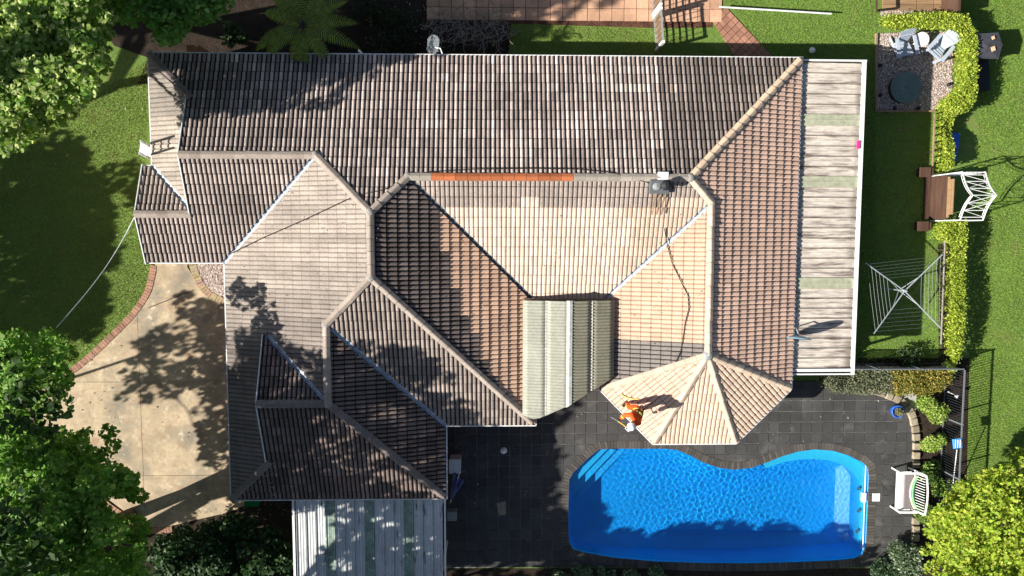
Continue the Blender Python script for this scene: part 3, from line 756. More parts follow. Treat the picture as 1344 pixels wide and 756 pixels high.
for p, r_, c in ((C1, 3.465, 0), (R1, 5.265, 0), (R2, 5.265, 0), (M1, 4.14, 0), (J, 4.14, 1), (K, 3.365, 1), (AP, 3.365, 2), (L1, 3.725, 0), (L2, 3.725, 0)):
    k = 1.25 if c == 2 else 1
    o = MB().lathe([(.155*k, -.06), (.14*k, .025), (.08*k, .07), (0, .082)], (*p, ZE+r_*TP+.045), 10).build('ridge_junction', M_['lead' if c == 2 else 'mortar'], roof, smooth=True)
    if c == 2: o.data.materials[0] = M_['greymesh']
# gutters (outer lip, sole, dark inside) and fascias
EAVES = [(A, B, (0, 1)), (B, O4, (1, 0)), (O4, O3, None), (O3, O2, (0, -1)), (O2, O1, None), (O1, I2, (-1, 0)), (I2, I1, (0, -1)), (I1, IR, (1, 0)), (IR, IC, (0, -1)), (IC, BR, (1, 0)), (BR, BL, (0, -1)),
         (BL, PC, (-1, 0)), (PC, (-11.64, -1.02), (0, -1)), ((-11.64, 2.24), W1, (0, 1)), (W1, A, (-1, 0))]
for a, b, _ in EAVES:
    a3, b3 = Vector((*a, 0)), Vector((*b, 0)); d = (b3-a3).normalized(); out = Vector((-d.y, d.x, 0))   # clockwise walk: outside on the left
    m = MB(); e = .02
    m.bar(a3+out*(-.012)+Vector((0, 0, ZE-.02))-d*e*0, b3+out*(-.012)+Vector((0, 0, ZE-.02)), .036, .115)
    m.bar(a3+out*(-.07)+Vector((0, 0, ZE-.09)), b3+out*(-.07)+Vector((0, 0, ZE-.09)), .085, .012)
    m.build('gutter', M_['gutter'], house)
    m = MB(); m.bar(a3+out*(-.066)+Vector((0, 0, ZE-.072)), b3+out*(-.066)+Vector((0, 0, ZE-.072)), .07, .018); m.build('gutter_debris', M_['gutterin'], house)
    m = MB(); m.bar(a3+out*(-.125)+Vector((0, 0, ZE-.11)), b3+out*(-.125)+Vector((0, 0, ZE-.11)), .024, .2); m.build('fascia', M_['white'], house)
# walls under the eaves
wl_ = [A, B, O4, O3, O2, O1, I2, I1, IR, IC, BR, BL, PC, (-11.6, -1.02), (-11.6, 2.2), (-11.37, 2.24)]
wi = offset_poly([tuple(p) for p in wl_], -.5)
MB().prism(wi, 0, ZE-.22).build('wall', M_['brickwall'], house)
MB().prism(offset_poly([tuple(p) for p in wl_], -.14), ZE-.215, ZE-.2).build('soffit', M_['white'], house)
# gablets and porch gable: wall and barge boards
for xg, y0_, y1_, r0_, rt in ((xg1, .61, 4.28, 1.63, 3.465), (xg2, -7.59, -3.34, 1.6, 3.725), (-11.5, -1.02, 2.24, 0, 1.63)):
    ym = (y0_+y1_)/2; zb = ZE+r0_*TP; zt = ZE+rt*TP
    m = MB(); m.add([(xg, y0_, zb-.05), (xg, y1_, zb-.05), (xg, ym, zt-.03), (xg+.05, y0_, zb-.05), (xg+.05, y1_, zb-.05), (xg+.05, ym, zt-.03)], [(0, 2, 1), (3, 4, 5), (0, 1, 4, 3), (1, 2, 5, 4), (2, 0, 3, 5)])
    m.build('gable_wall', M_['white'], house)
    xo = xg-vo-.012
    for yy in (y0_, y1_):
        m = MB(); m.bar((xo, yy, zb+.015), (xo, ym, zt+.015), .028, .16); m.build('barge_board', M_['white'], house)
# roof flue behind the main ridge
vx, vy, vz = P(864, 246, 4.1)
ve = MB(); ve.box((vx+.02, vy+.03, 4.12), (.62, .44, .16), tilt=('X', .3)); vent = ve.build('flue_box', M_['lead'], house, bevel=.015)
MB().lathe([(.12, 0), (.12, .26), (.17, .27), (.17, .36), (.06, .42), (0, .42)], (vx+.17, vy+.05, 4.15), 14).build('flue_cowl', M_['black'], vent)
MB().lathe([(.13, 0), (.12, .05), (0, .08)], (vx-.08, vy+.03, 4.18), 12).build('vent_cap', M_['greymesh'], vent)
MB().box((*PXY(870, 232, 4.15), 4.19), (.34, .30, .05)).build('white_patch', M_['white'], vent, bevel=.01)
for dx in (-.1, .05, .2): MB().bar((vx+dx, vy-.22, 4.07), (vx+dx-.02, vy-.85, 3.83), .04, .03).build('flashing_strip', M_['tantimber'], vent)

# ================================================================== PERGOLA ROOF (right)
ax, ay = PXY(1051, 79, 2.42); bx, by = PXY(1121, 491, 2.42); gx1 = 12.49
perg = thing('patio_cover', ((10.35+gx1)/2, 0, 0), 'long lean-to patio cover with weathered pale sheets along the east gutter', 'patio cover')
yt, ybt = 5.80, -4.86; nS = 30; st = (yt-.03-(ybt+.22))/nS
def zs(x): return 2.42-.05*(x-10.4)
for i in range(nS):
    ya = yt-.03-i*st; yc = ya-st/2; px_, py_ = Q((11.5, yc, 2.4)); green = any(abs(py_-g_) < 6.8 for g_ in (163, 243, 375))
    x0_, x1_ = 10.30, gx1-.04
    pr = [(.016, .036), (.026, .036), (.04, -.004), (st*.5-.03, 0), (st*.5-.015, .007), (st*.5+.015, .007), (st*.5+.03, 0), (st-.03, 0), (st-.016, .034), (st-.004, .034)]
    if green: pr = [(-.02, .04), (.03, .045), (.06, .035), (st*.4, .035), (st*.5, .042), (st*.6, .035), (st+.015, .04)]; x0_ += .06
    m = MB(); vs = []; fs = []
    gr = random.uniform(.3, .75); st_x = [(x0_, .8), (x0_+random.uniform(.1, .3), 1), (x1_-random.uniform(.18, .42), 1), (x1_-.1, gr), (x1_, gr*.8)]
    for u, h in pr:
        for x_, k_ in st_x: vs.append((x_, ya-u, zs(x_)+h)); m.c.append((k_, k_*.97, k_*.94))
    for q in range(len(pr)-1):
        for w_ in range(4): a = 5*q+w_; fs.append((a, a+5, a+6, a+1))
    cc_ = m.c; m.c = []; m.add(vs, fs); m.c = cc_; m.build('roof_sheet', M_['greensheet' if green else 'oldsheet'], perg, col=True)
MB().bar((gx1, yt+.02, 2.36), (gx1, ybt-.02, 2.36), .1, .12).build('gutter', M_['white'], perg)
MB().bar((10.35, yt+.035, 2.40), (gx1+.05, yt+.035, 2.38), .05, .12).build('end_fascia', M_['white'], perg)
MB().bar((10.4, ybt+.14, 2.42), (gx1-.06, ybt+.14, 2.40), .10, .05).build('end_flashing', M_['white'], perg)
MB().bar((10.35, ybt, 2.38), (gx1+.05, ybt, 2.36), .05, .12).build('end_fascia', M_['white'], perg)
MB().bar((10.35, ybt+.06, 2.34), (gx1-.06, ybt+.06, 2.34), .07, .02).build('end_gutter', M_['gutterin'], perg)
MB().box(((10.36+gx1)/2, (yt+ybt)/2, 2.31), (gx1-10.42, yt-ybt-.1, .012)).build('seam_shade', M_['sarking_shade'], perg)  # dark sheet added so the seams above it read as shade
for y in (5.6, 2.3, -1.2, -4.7): MB().box((gx1-.06, y, 1.15), (.09, .09, 2.3)).build('post', M_['white'], perg)
tag(MB().box((*PXY(1126.5, 190, 2.43), 2.44), (.10, .28, .05)).build('pink_dustpan', M_['pink'], bevel=.01), 'small bright pink plastic piece on the patio cover gutter', 'plastic piece')

# ================================================================== CENTRE CANOPY (corrugated)
cz = 2.88; can = thing('corrugated_canopy', (2.3, -4.5, 0), 'greenish grey corrugated canopy over the courtyard between the roof wings', 'canopy')
ctop = P(746, 394, cz)[1]
lb, mb_, rb_ = P(699, 551, cz), P(746, 532, cz+.38), P(805, 496, cz)
xl, xm, xr = P(686, 470, cz)[0], P(747, 470, cz+.38)[0], P(806, 450, cz)[0]
def ybot(x):
    return float(np.interp(x, [xl, lb[0]+.05, xm, xr], [lb[1]+.15, lb[1], mb_[1], rb_[1]+.02]))
def half(xa, xb, za, zb, nm, ncol):
    for c in range(ncol):
        x0_, x1_ = xa+(xb-xa)*c/ncol, xa+(xb-xa)*(c+1)/ncol; z0_, z1_ = za+(zb-za)*c/ncol, za+(zb-za)*(c+1)/ncol
        y = ctop; vs = []; fs = []; k = 0; NX = 4; P_ = .105
        ys = []
        while y > min(ybot(x0_), ybot(x1_))-P_: ys.append(y); y -= P_/6
        for k, y in enumerate(ys):
            for q in range(NX+1):
                t = q/NX; x = x0_+(x1_-x0_)*t; vs.append((x, max(y, ybot(x)), z0_+(z1_-z0_)*t+.011*math.sin(2*math.pi*k/6)+.002*c))
        for k in range(len(ys)-1):
            for q in range(NX): fs.append((k*(NX+1)+q, (k+1)*(NX+1)+q, (k+1)*(NX+1)+q+1, k*(NX+1)+q+1))
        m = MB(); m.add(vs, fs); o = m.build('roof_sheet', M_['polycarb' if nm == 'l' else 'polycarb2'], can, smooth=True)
        sm = o.modifiers.new('solid', 'SOLIDIFY'); sm.thickness = .006; sm.offset = -1
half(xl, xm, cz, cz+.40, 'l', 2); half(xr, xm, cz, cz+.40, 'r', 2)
m = MB()
for s in (-1, 1): m.add([(xm, ctop+.02, cz+.43), (xm, ybot(xm)-.02, cz+.43), (xm+s*.10, ybot(xm+s*.1)-.02, cz+.405), (xm+s*.10, ctop+.02, cz+.405)], [(0, 1, 2, 3) if s > 0 else (3, 2, 1, 0)])
m.build('ridge_cap', M_['sheetend'], can)
for xx, zz in (((xl+xm)/2, cz+.207), ((xr+xm)/2, cz+.207)): MB().bar((xx, ctop, zz), (xx, ybot(xx)+.02, zz), .05, .02).build('seam_strip', M_['sheetend'], can)
MB().bar((xl+.03, ctop, cz-.02), (xl+.03, ybot(xl), cz-.02), .05, .03).build('edge_trim', M_['sheetend'], can)
MB().bar((xr-.03, ctop, cz-.03), (xr-.03, ybot(xr)+.05, cz-.03), .05, .04).build('edge_trim', M_['black'], can)
MB().bar((xl, ctop+.02, cz-.1), (xr, ctop+.02, cz-.1), .05, .1).build('beam', M_['tantimber'], can)
for x, y in ((xl+.85, ctop-.1), (xr-.5, ctop-.1), (xl+.9, -5.9), (xr-.35, -5.0)): MB().box((x, y, cz/2-.05), (.09, .09, cz-.12)).build('post', M_['brown'], can)

# ================================================================== CARPORT (bottom)
cp = thing('carport', (-5, -11, 0), 'flat carport roofed in pale zinc sheets below the south gutter', 'carport')
cx0, cx1 = PXY(385, 700, 2.4)[0], PXY(584, 700, 2.4)[0]; cy1 = -9.14; cy0 = -13.6; nS = 15; st = (cx1-cx0-.16)/nS
for i in range(nS):
    xa = cx0+.08+i*st; px_ = Q((xa+st/2, -10.5, 2.4))[0]; green = any(abs(px_-g_) < 6.7 for g_ in (433, 485, 537))
    pr = [(.010, .036), (.02, .036), (.034, 0), (.10, 0), (.115, .010), (.135, .010), (.15, 0), (st-.15, 0), (st-.135, .01), (st-.115, .01), (st-.1, 0), (st-.030, 0), (st-.018, .034), (st-.006, .034)]
    if green: pr = [(0, .036), (.03, .04), (.06, .012), (st*.3, .012), (st*.35, .02), (st*.4, .012), (st*.7, .012), (st*.75, .02), (st*.8, .012), (st-.01, .036)]
    m = MB(); vs = []; fs = []; zf = lambda y: 2.34+.02*(y+9.2)
    for u, h in pr: vs += [(xa+u, cy0, zf(cy0)+h), (xa+u, cy1, zf(cy1)+h), (xa+u, cy1, zf(cy1)+h-.01), (xa+u, cy0, zf(cy0)+h-.01)]
    for q in range(len(pr)-1): a = 4*q; fs += [(a, a+4, a+5, a+1), (a+2, a+6, a+7, a+3)]
    m.add(vs, fs); m.build('roof_sheet', M_['fibreglass' if green else 'metalroof'], cp)
MB().bar((cx0, cy1, 2.30), (cx0, cy0, 2.25), .08, .13).build('gutter', M_['white'], cp)
MB().bar((cx0+.055, cy1, 2.33), (cx0+.055, cy0, 2.28), .03, .02).build('gutter_shadow_gap', M_['gutterin'], cp)  # dark strip laid in as the shade of the gap beside the gutter
MB().bar((cx1, cy1, 2.33), (cx1, cy0, 2.27), .05, .13).build('fascia', M_['white'], cp)
MB().box(((cx0+cx1)/2, (cy0+cy1)/2, 2.18), (cx1-cx0-.16, cy1-cy0-.1, .012)).build('seam_shade', M_['sarking_shade'], cp)  # added dark backing, stands in for shade in the gaps between sheets
for x in (cx0+.1, cx1-.1):
    for y in (-9.4, -11.8, -13.4): MB().box((x, y, 1.12), (.09, .09, 2.24)).build('post', M_['white'], cp)
#PART2
# ================================================================== FOLIAGE HELPERS
LEAFV = {
 'diamond': (np.array([(0, 0, 0), (.5, .30, .10), (1, 0, 0), (.5, -.30, .10)]), [(0, 2, 1), (0, 3, 2)]),
 'maple': (np.array([(0, 0, 0), (.25, .52, .05), (.62, .42, .12), (1, 0, 0), (.62, -.42, .12), (.25, -.52, .05)]), [(0, 2, 1), (0, 3, 2), (0, 4, 3), (0, 5, 4)]),
}
def leaf_mesh(name, pts, size, cols, kind='diamond', flat=.55, g_=rng):
    """one leaf-sized folded face at each point"""
    T, F = LEAFV[kind]; n = len(pts)
    yaw = g_.uniform(0, 2*np.pi, n); pitch = g_.normal(0, flat, n); roll = g_.normal(0, flat, n)
    sz = size*g_.uniform(.6, 1.3, n)
    cy, sy, cp_, sp_, cr_, sr_ = np.cos(yaw), np.sin(yaw), np.cos(pitch), np.sin(pitch), np.cos(roll), np.sin(roll)
    Rm = np.empty((n, 3, 3))
    Rm[:, 0, 0] = cy*cp_; Rm[:, 0, 1] = cy*sp_*sr_-sy*cr_; Rm[:, 0, 2] = cy*sp_*cr_+sy*sr_
    Rm[:, 1, 0] = sy*cp_; Rm[:, 1, 1] = sy*sp_*sr_+cy*cr_; Rm[:, 1, 2] = sy*sp_*cr_-cy*sr_
    Rm[:, 2, 0] = -sp_; Rm[:, 2, 1] = cp_*sr_; Rm[:, 2, 2] = cp_*cr_
    V = np.einsum('nij,kj->nki', Rm, T-np.array([.5, 0, 0]))*sz[:, None, None]+np.asarray(pts)[:, None, :]
    k = len(T); FF = (np.arange(n)[:, None, None]*k+np.array(F)[None]).reshape(-1, 3)
    C = np.repeat(cols, k, axis=0)
    return mesh_np(name, V.reshape(-1, 3), FF, M_['leaf'], C)
def cluster_pts(centres, per, r, squash=.6, g_=rng):
    out = []
    for (c, rr) in centres:
        m = int(per*rr*rr); v = g_.normal(size=(m, 3)); v /= np.linalg.norm(v, axis=1)[:, None]+1e-9
        rad = rr*g_.uniform(.35, 1.0, m)**.6; p = np.array(c)+v*rad[:, None]*np.array([1, 1, squash]); out.append(p)
    return np.concatenate(out)
def leafcols(n, base, var_=.25, alt=None, altp=.2, g_=rng):
    c = np.array(base)[None]*g_.uniform(1-var_, 1+var_, (n, 1))*g_.uniform(.9, 1.1, (n, 3))
    if alt is not None:
        m = g_.random(n) < altp; c[m] = np.array(alt)[None]*g_.uniform(1-var_, 1+var_, (m.sum(), 1))
    return np.clip(c, 0, 1)
def tree(name, base, centres, label, cat, trunk_r, size, col, alt=None, altp=.2, per=420, kind='maple', group=None, sq=.6, flat=.55, bark='bark', limbs=14, fork=None):
    base = Vector(base); t = thing(name, base, label, cat, group)
    cs = [Vector(c) for c, r in centres]; top = sum(cs, Vector())/len(cs)
    m = MB(); fk = Vector(fork) if fork else base.lerp(top, .38); fk2 = base.lerp(fk, .5)+Vector((.08, -.06, 0))
    m.tube([base-Vector((0, 0, .05)), fk2, fk], [trunk_r*1.15, trunk_r*.9, trunk_r*.75], 9)
    for c in random.sample(cs, min(limbs, len(cs))):
        md = fk.lerp(c, .5)+Vector((random.uniform(-.2, .2), random.uniform(-.2, .2), .25)); m.tube([fk, md, c], [trunk_r*.5, trunk_r*.28, trunk_r*.1], 6)
    m.build('trunk', M_[bark], t)
    pts = cluster_pts(centres, per, None, sq); cols = leafcols(len(pts), col, .28, alt, altp)
    me = leaf_mesh('crown', pts, size, cols, kind, flat); link('crown', me, t)
    return t
def caster(px, py, zt, zc):                # where at height zc a leaf cluster must hang to shade that spot at height zt
    x, y, _ = P(px, py, zt); k = zc-zt; return (x-SHX*k, y-SHY*k, zc)
def pxclusters(poly, n, z0, z1, r0, r1, g_=random):
    xs = [p[0] for p in poly]; ys = [p[1] for p in poly]; out = []
    while len(out) < n:
        x, y = g_.uniform(min(xs), max(xs)), g_.uniform(min(ys), max(ys))
        if inpoly(x, y, poly):
            z = g_.uniform(z0, z1); out.append((P(x, y, z), g_.uniform(r0, r1)))
    return out

TLP = [(-400, -400), (300, -400), (296, 14), (240, 38), (186, 40), (150, 60), (132, 100), (90, 160), (8, 200), (-400, 215)]
BLP = [(-400, 440), (20, 445), (62, 440), (100, 466), (70, 550), (140, 556), (150, 580), (140, 612), (190, 635), (200, 900), (-400, 900)]
def own_shade(c):                          # does the sight line from the sun to that spot already pass through a crown in the picture?
    for z, pl in ((6.2, TLP), (4.6, BLP)):
        if c[2] <= z: continue
        k = c[2]-z
        if inpoly(*Q((c[0]+SHX*k, c[1]+SHY*k, z)), pl): return True
    return False
def unlit(cs): return [c for c in cs if not own_shade(c[0])]
# ---- trees seen in the picture
DG, LG = (.050, .105, .022), (.16, .25, .05)
tl = pxclusters([(-60, -60), (134, -60), (132, 45), (118, 82), (100, 104), (84, 130), (62, 150), (32, 164), (4, 182), (-60, 196)], 88, 5.2, 7.4, .35, .8)
tl += pxclusters([(0, -10), (125, -10), (126, 55), (120, 100), (80, 140), (20, 168), (0, 150)], 60, 6.6, 7.8, .22, .45)
tl += pxclusters([(-30, -20), (142, -20), (146, 50), (128, 100), (92, 150), (40, 184), (0, 200), (-30, 205)], 120, 5.6, 8.0, .12, .26)
tl += [(P(x, y, 5.6), .32) for x, y in ((132, 68), (134, 84), (118, 108), (104, 122), (90, 142), (76, 152), (56, 164), (38, 174), (22, 186), (8, 192), (138, 40), (140, 20))]
tree('maple_tree', P(20, 40, 0), tl, 'tall tree with bright yellow green crown over the lawn in the upper left corner', 'tree', .22, .125, (.20, .33, .05), (.50, .58, .20), .3, per=880, limbs=20)
t2 = pxclusters([(152, -70), (296, -70), (288, 12), (262, 24), (240, 36), (208, 44), (186, 30), (160, 10)], 46, 3.6, 5.2, .3, .65)
tree('maple_tree', P(225, -60, 0), t2, 'dark green tree reaching in at the top edge left of the tree fern', 'tree', .15, .13, (.13, .28, .04), (.26, .40, .10), .2, per=720)
blp = [(-50, 452), (20, 452), (62, 446), (96, 466), (88, 490), (70, 520), (60, 552), (95, 560), (140, 560), (148, 580), (130, 602), (122, 622), (158, 620), (176, 642), (182, 700), (176, 800), (-50, 800)]
bl = pxclusters(blp, 120, 3.4, 5.6, .3, .72)
bl += pxclusters([(0, 570), (110, 600), (150, 680), (160, 790), (0, 790)], 50, 5.2, 6.4, .3, .6)
bl += pxclusters([(-30, 444), (30, 440), (70, 440), (102, 468), (90, 505), (66, 548), (140, 552), (154, 584), (136, 606), (176, 620), (192, 645), (194, 780), (-30, 790)], 150, 3.8, 6.4, .12, .26)
bl += [(P(x, y, 4.0), .3) for x, y in ((25, 446), (62, 442), (92, 462), (85, 492), (78, 505), (55, 530), (40, 520), (142, 566), (146, 584), (112, 572), (128, 598), (156, 622), (170, 630), (182, 650), (184, 690), (170, 640), (84, 572))]
tree('maple_tree', P(172, 676, 0), bl, 'large deep green maple overhanging the driveway in the lower left corner', 'tree', .24, .135, (.17, .35, .04), (.32, .48, .10), .22, per=640, limbs=22, fork=P(95, 700, 2.9))
bt = pxclusters([(196, 800), (205, 715), (240, 700), (290, 690), (340, 692), (372, 712), (380, 800)], 110, 1.2, 2.3, .3, .6)
tree('dark_shrub', P(300, 740, 0), bt, 'dark green bushy tree in deep shade left of the carport', 'shrub', .08, .14, (.03, .075, .018), (.07, .13, .04), .15, per=520)
br = pxclusters([(1232, 800), (1228, 720), (1240, 668), (1258, 645), (1290, 632), (1330, 612), (1400, 590), (1400, 800)], 120, 2.4, 4.2, .3, .7)
br += pxclusters([(1260, 790), (1250, 700), (1290, 655), (1380, 630), (1380, 790)], 60, 3.8, 4.9, .25, .5)
br += pxclusters([(1226, 780), (1222, 720), (1234, 660), (1256, 640), (1290, 626), (1330, 604), (1380, 590), (1380, 780)], 110, 3.0, 4.9, .12, .26)
br += [(P(x, y, 3.0), .28) for x, y in ((1332, 606), (1316, 622), (1286, 630), (1262, 640), (1246, 655), (1232, 676), (1222, 700), (1218, 722), (1222, 745), (1336, 596))]
tree('golden_elm', P(1260, 730, 0), br, 'bright yellow green tree in the lower right corner beside the bench', 'tree', .14, .15, (.32, .44, .04), (.52, .58, .08), .35, per=640, kind='diamond', flat=.5)
# ---- trees outside the frame whose shade falls into it
off1 = [(caster(x, y, 0, 5.6+random.uniform(-.6, .8)), r_) for x, y, r_ in ((250, 398, .5), (272, 412, .5), (256, 425, .5), (285, 432, .6), (218, 440, .55), (200, 452, .5), (236, 452, .45), (270, 462, .5), (190, 480, .55), (215, 486, .6), (240, 490, .5), (285, 480, .5),
        (176, 500, .35), (200, 508, .45), (228, 512, .4), (262, 498, .4), (164, 518, .22), (194, 524, .22), (262, 540, .3), (285, 548, .45), (276, 520, .3), (290, 575, .4), (276, 600, .3), (292, 520, .4))]
off1 += [(caster(random.uniform(305, 400), random.uniform(380, 455), 2.9, 6.6), random.uniform(.3, .5)) for _ in range(12)]
_c1 = caster(225, 455, 0, 5.0)
tree('garden_tree', (_c1[0]-.4, _c1[1]-.3, 0), off1, 'tall tree beyond the left edge that shades the driveway', 'tree', .065, .2, DG, per=200, flat=.9, limbs=8, fork=(_c1[0], _c1[1], 4.2))
off2 = []
lawn = [(-120, 200), (60, 190), (118, 205), (132, 240), (128, 300), (134, 345), (128, 400), (122, 436), (100, 460), (-120, 470)]
while len(off2) < 210:
    x, y = random.uniform(-120, 135), random.uniform(190, 470)
    if inpoly(x, y, lawn): off2.append((caster(x, y, 0, random.uniform(4.2, 6.5)), random.uniform(.45, .75)))
off2 += [(caster(x, y, 0, 5), .5) for x, y in ((70, 205), (100, 215), (112, 235), (114, 300), (115, 340), (115, 380), (112, 420), (150, 232), (170, 228), (185, 255))]
tree('garden_tree', (-24.5, -2, 0), off2, 'broad tree beyond the left edge that shades the front lawn', 'tree', .3, .22, DG, per=190, flat=.9)
off3 = [(caster(random.uniform(300, 585), random.uniform(445, 655), 3.1, random.uniform(9, 11)), random.uniform(.35, .75)) for _ in range(88)]
off3 += [(caster(random.uniform(470, 585), random.uniform(455, 500), 3.4, random.uniform(9, 10)), random.uniform(.3, .5)) for _ in range(10)]
off3 += [(caster(x, y, 2.9, 10), .6) for x, y in ((305, 500), (310, 560), (305, 620), (330, 630), (360, 600), (320, 450), (340, 480))]
off3 = unlit(off3)
tree('garden_tree', (-17.5, -13.5, 0), off3, 'very tall tree beyond the lower left corner that shades the garage roof', 'tree', .35, .22, DG, per=150, flat=.9)
off4 = [(caster(random.uniform(235, 420), random.uniform(668, 775), 0, random.uniform(11, 13)), random.uniform(.45, .7)) for _ in range(55)]
off4 += [(caster(random.uniform(590, 760), random.uniform(660, 800), 0, random.uniform(6, 8)), random.uniform(.5, .8)) for _ in range(45)]
off4 += [(caster(random.uniform(595, 735), random.uniform(570, 660), 0, random.uniform(7.5, 8.5)), random.uniform(.35, .6)) for _ in range(45)]
off4 = unlit(off4)
tree('garden_tree', (-11, -17.5, 0), off4, 'tree below the bottom edge that shades the carport and lower patio', 'tree', .3, .22, DG, per=200, flat=.9)
off5 = [(caster(x, y, 0, random.uniform(4.5, 7)), random.uniform(.45, .7)) for x, y in [(random.uniform(740, 1160), random.uniform(726, 800)) for _ in range(70)]]
off5 += [(caster(x, random.uniform(np.interp(x, [850, 880, 910, 1010, 1060, 1090, 1115, 1128], [700, 690, 682, 682, 690, 700, 712, 728]), 745), -1.4, random.uniform(5, 7)), random.uniform(.35, .55)) for x in np.linspace(852, 1125, 110)]
off5 += [(caster(x, y, -1.3, 6), r_) for x, y, r_ in ((800, 655, .3), (825, 668, .3), (800, 690, .4), (825, 710, .4), (845, 720, .5), (775, 700, .3))]
off5 = unlit(off5)
tree('garden_tree', (2.5, -20.5, 0), off5, 'tree below the bottom edge that shades the end of the pool', 'tree', .25, .2, DG, per=230, flat=.9)
off6 = [(caster(random.uniform(150, 650), random.uniform(-60, 45), 0, random.uniform(7, 9.5)), random.uniform(.5, .8)) for _ in range(105)]
topd = [(caster(x, y, 0, 12.5), r_) for x, y, r_ in ((690, 2, .5), (730, 6, .4), (760, -2, .5), (640, 10, .5), (660, -4, .6), (800, -8, .5), (745, 18, .25), (620, 30, .4))]
off6 += [(caster(random.uniform(205, 300), random.uniform(75, 150), 2.9, random.uniform(7, 8.5)), random.uniform(.3, .5)) for _ in range(15)]
off6 += [(caster(random.uniform(290, 400), random.uniform(75, 125), 2.9, random.uniform(7, 8.5)), random.uniform(.3, .55)) for _ in range(14)]
off6 = topd+[c for c in unlit(off6) if not (335 < Q((c[0][0]+SHX*(c[0][2]-2.4), c[0][1]+SHY*(c[0][2]-2.4), 2.4))[0] < 460 and Q((c[0][0]+SHX*(c[0][2]-2.4), c[0][1]+SHY*(c[0][2]-2.4), 2.4))[1] < 62 and random.random() < .75)]
tree('garden_tree', (-19, 3.5, 0), off6, 'tall tree beyond the upper left corner that shades the back garden', 'tree', .3, .22, DG, per=200, flat=.9)
# ---- hedges
def hedge(pxs, z, label, n, base=(.26, .36, .03), alt=(.55, .62, .09), size=.085, z0=.3, name='hedge', grp=None, cat='hedge', altp=.4):
    poly = [PXY(q[0], q[1], z if (len(q) < 3 or q[2]) else z0) for q in pxs]; c = (sum(p[0] for p in poly)/len(poly), sum(p[1] for p in poly)/len(poly))
    t = thing(name, (*c, 0), label, cat, grp); xs = [p[0] for p in poly]; ys = [p[1] for p in poly]; pts = []; lump = [(random.uniform(min(xs), max(xs)), random.uniform(min(ys), max(ys)), random.uniform(-.16, .1)) for _ in range(14)]
    while len(pts) < n:
        x, y = random.uniform(min(xs)-.1, max(xs)+.1), random.uniform(min(ys)-.1, max(ys)+.1); jx_, jy_ = random.gauss(0, .035), random.gauss(0, .035)
        if inpoly(x+jx_, y+jy_, poly):
            zt = z+sum(h*math.exp(-((x-a)**2+(y-b)**2)/.25) for a, b, h in lump)
            pts.append((x, y, z0*.6+(zt-z0*.6)*random.random()**.45))
    pts = np.array(pts); link('foliage', leaf_mesh('foliage', pts, size, leafcols(n, base, .25, alt, altp), 'diamond', .7), t)
    m = MB()
    for k in range(max(3, n//1500)):
        p = pts[random.randrange(n)]; m.tube([(p[0], p[1], 0), (p[0]+.03, p[1], z*.7)], [.025, .01], 5)
    tag(m.build('stem', M_['bark'], t), kind='stuff'); return t
hedge([(1160, 40, 0), (1163, 18), (1230, 15), (1274, 18), (1284, 40), (1285, 90), (1284, 118), (1279, 138), (1268, 147, 1), (1230, 149, 0), (1226, 138, 0), (1238, 128, 0), (1250, 114, 0), (1251, 72, 0), (1243, 50, 0), (1234, 40, 0)], 1.1,
      'yellow green clipped hedge wrapping the gravel seating corner', 17000)
hedge([(1229, 134, 0), (1262, 134), (1259, 160), (1255, 200), (1253, 219), (1226, 226, 0), (1227, 180, 0)], 1.05, 'narrow yellow green hedge strip just above the garden arch', 6500)
hedge([(1219, 298, 0), (1245, 289), (1271, 290), (1270, 340), (1269, 400), (1267, 440), (1265, 470), (1240, 474, 0), (1235, 440, 0), (1238, 380, 0), (1239, 322, 0), (1222, 312, 0)], 1.05, 'yellow green hedge strip beside the rotary clothes line', 10500)
def shrub(px, py, z, r, label, col, alt, n=1500, size=.09, squash=.8, name='shrub', cat='shrub', kind='diamond', altp=.3):
    c = P(px, py, z*.7); t = thing(name, (c[0], c[1], .01), label, cat); cs = [((c[0]+random.uniform(-.6, .6)*r, c[1]+random.uniform(-.6, .6)*r, z*random.uniform(.45, .85)), r*random.uniform(.35, .6)) for _ in range(9)]
    per = n/sum(rr*rr for _, rr in cs); pts = cluster_pts(cs, per, None, squash)
    link('foliage', leaf_mesh('foliage', pts, size, leafcols(len(pts), col, .25, alt, altp), kind, .7), t)
    m = MB()
    for k in range(5): q = cs[k][0]; m.tube([(c[0], c[1], 0), (c[0]*.4+q[0]*.6, c[1]*.4+q[1]*.6, z*.4), q], [.022, .014, .006], 5)
    tag(m.build('stem', M_['bark'], t), kind='stuff'); return t
hedge([(1080, 492), (1120, 486), (1172, 484), (1178, 500), (1172, 518), (1130, 519), (1100, 517), (1084, 508)], .8, 'grey green clipped shrub border with silvery leaves along the paving', 6500, (.13, .16, .07), (.33, .33, .22), .07, .05, 'shrub_border', cat='shrub')
hedge([(1170, 485), (1215, 484), (1255, 486), (1252, 500), (1238, 514), (1215, 521), (1190, 519), (1176, 520)], .85, 'olive and golden leaved shrub border in the corner of the pool fence', 6500, (.20, .22, .04), (.44, .34, .07), .08, .05, 'shrub_border', cat='shrub')
YG, YA = (.28, .42, .06), (.52, .60, .18)
shrub(1226, 541, .7, .62, 'lime green shrub by the pool fence just below the golden border', YG, YA, 2200)
shrub(1228, 586, .65, .5, 'lime green shrub between the edging stones and the blue skimmer net', YG, YA, 1800)
shrub(1224, 622, .6, .5, 'green shrub behind the top end of the white bench', (.09, .18, .03), YA, 1500, altp=.15)
shrub(1240, 640, .6, .5, 'green leafy shrub under the pole of the skimmer net', (.10, .20, .03), YA, 1500, altp=.2)
shrub(1219, 676, .6, .5, 'light green shrub at the lower end of the white bench', (.14, .26, .04), YA, 2000)
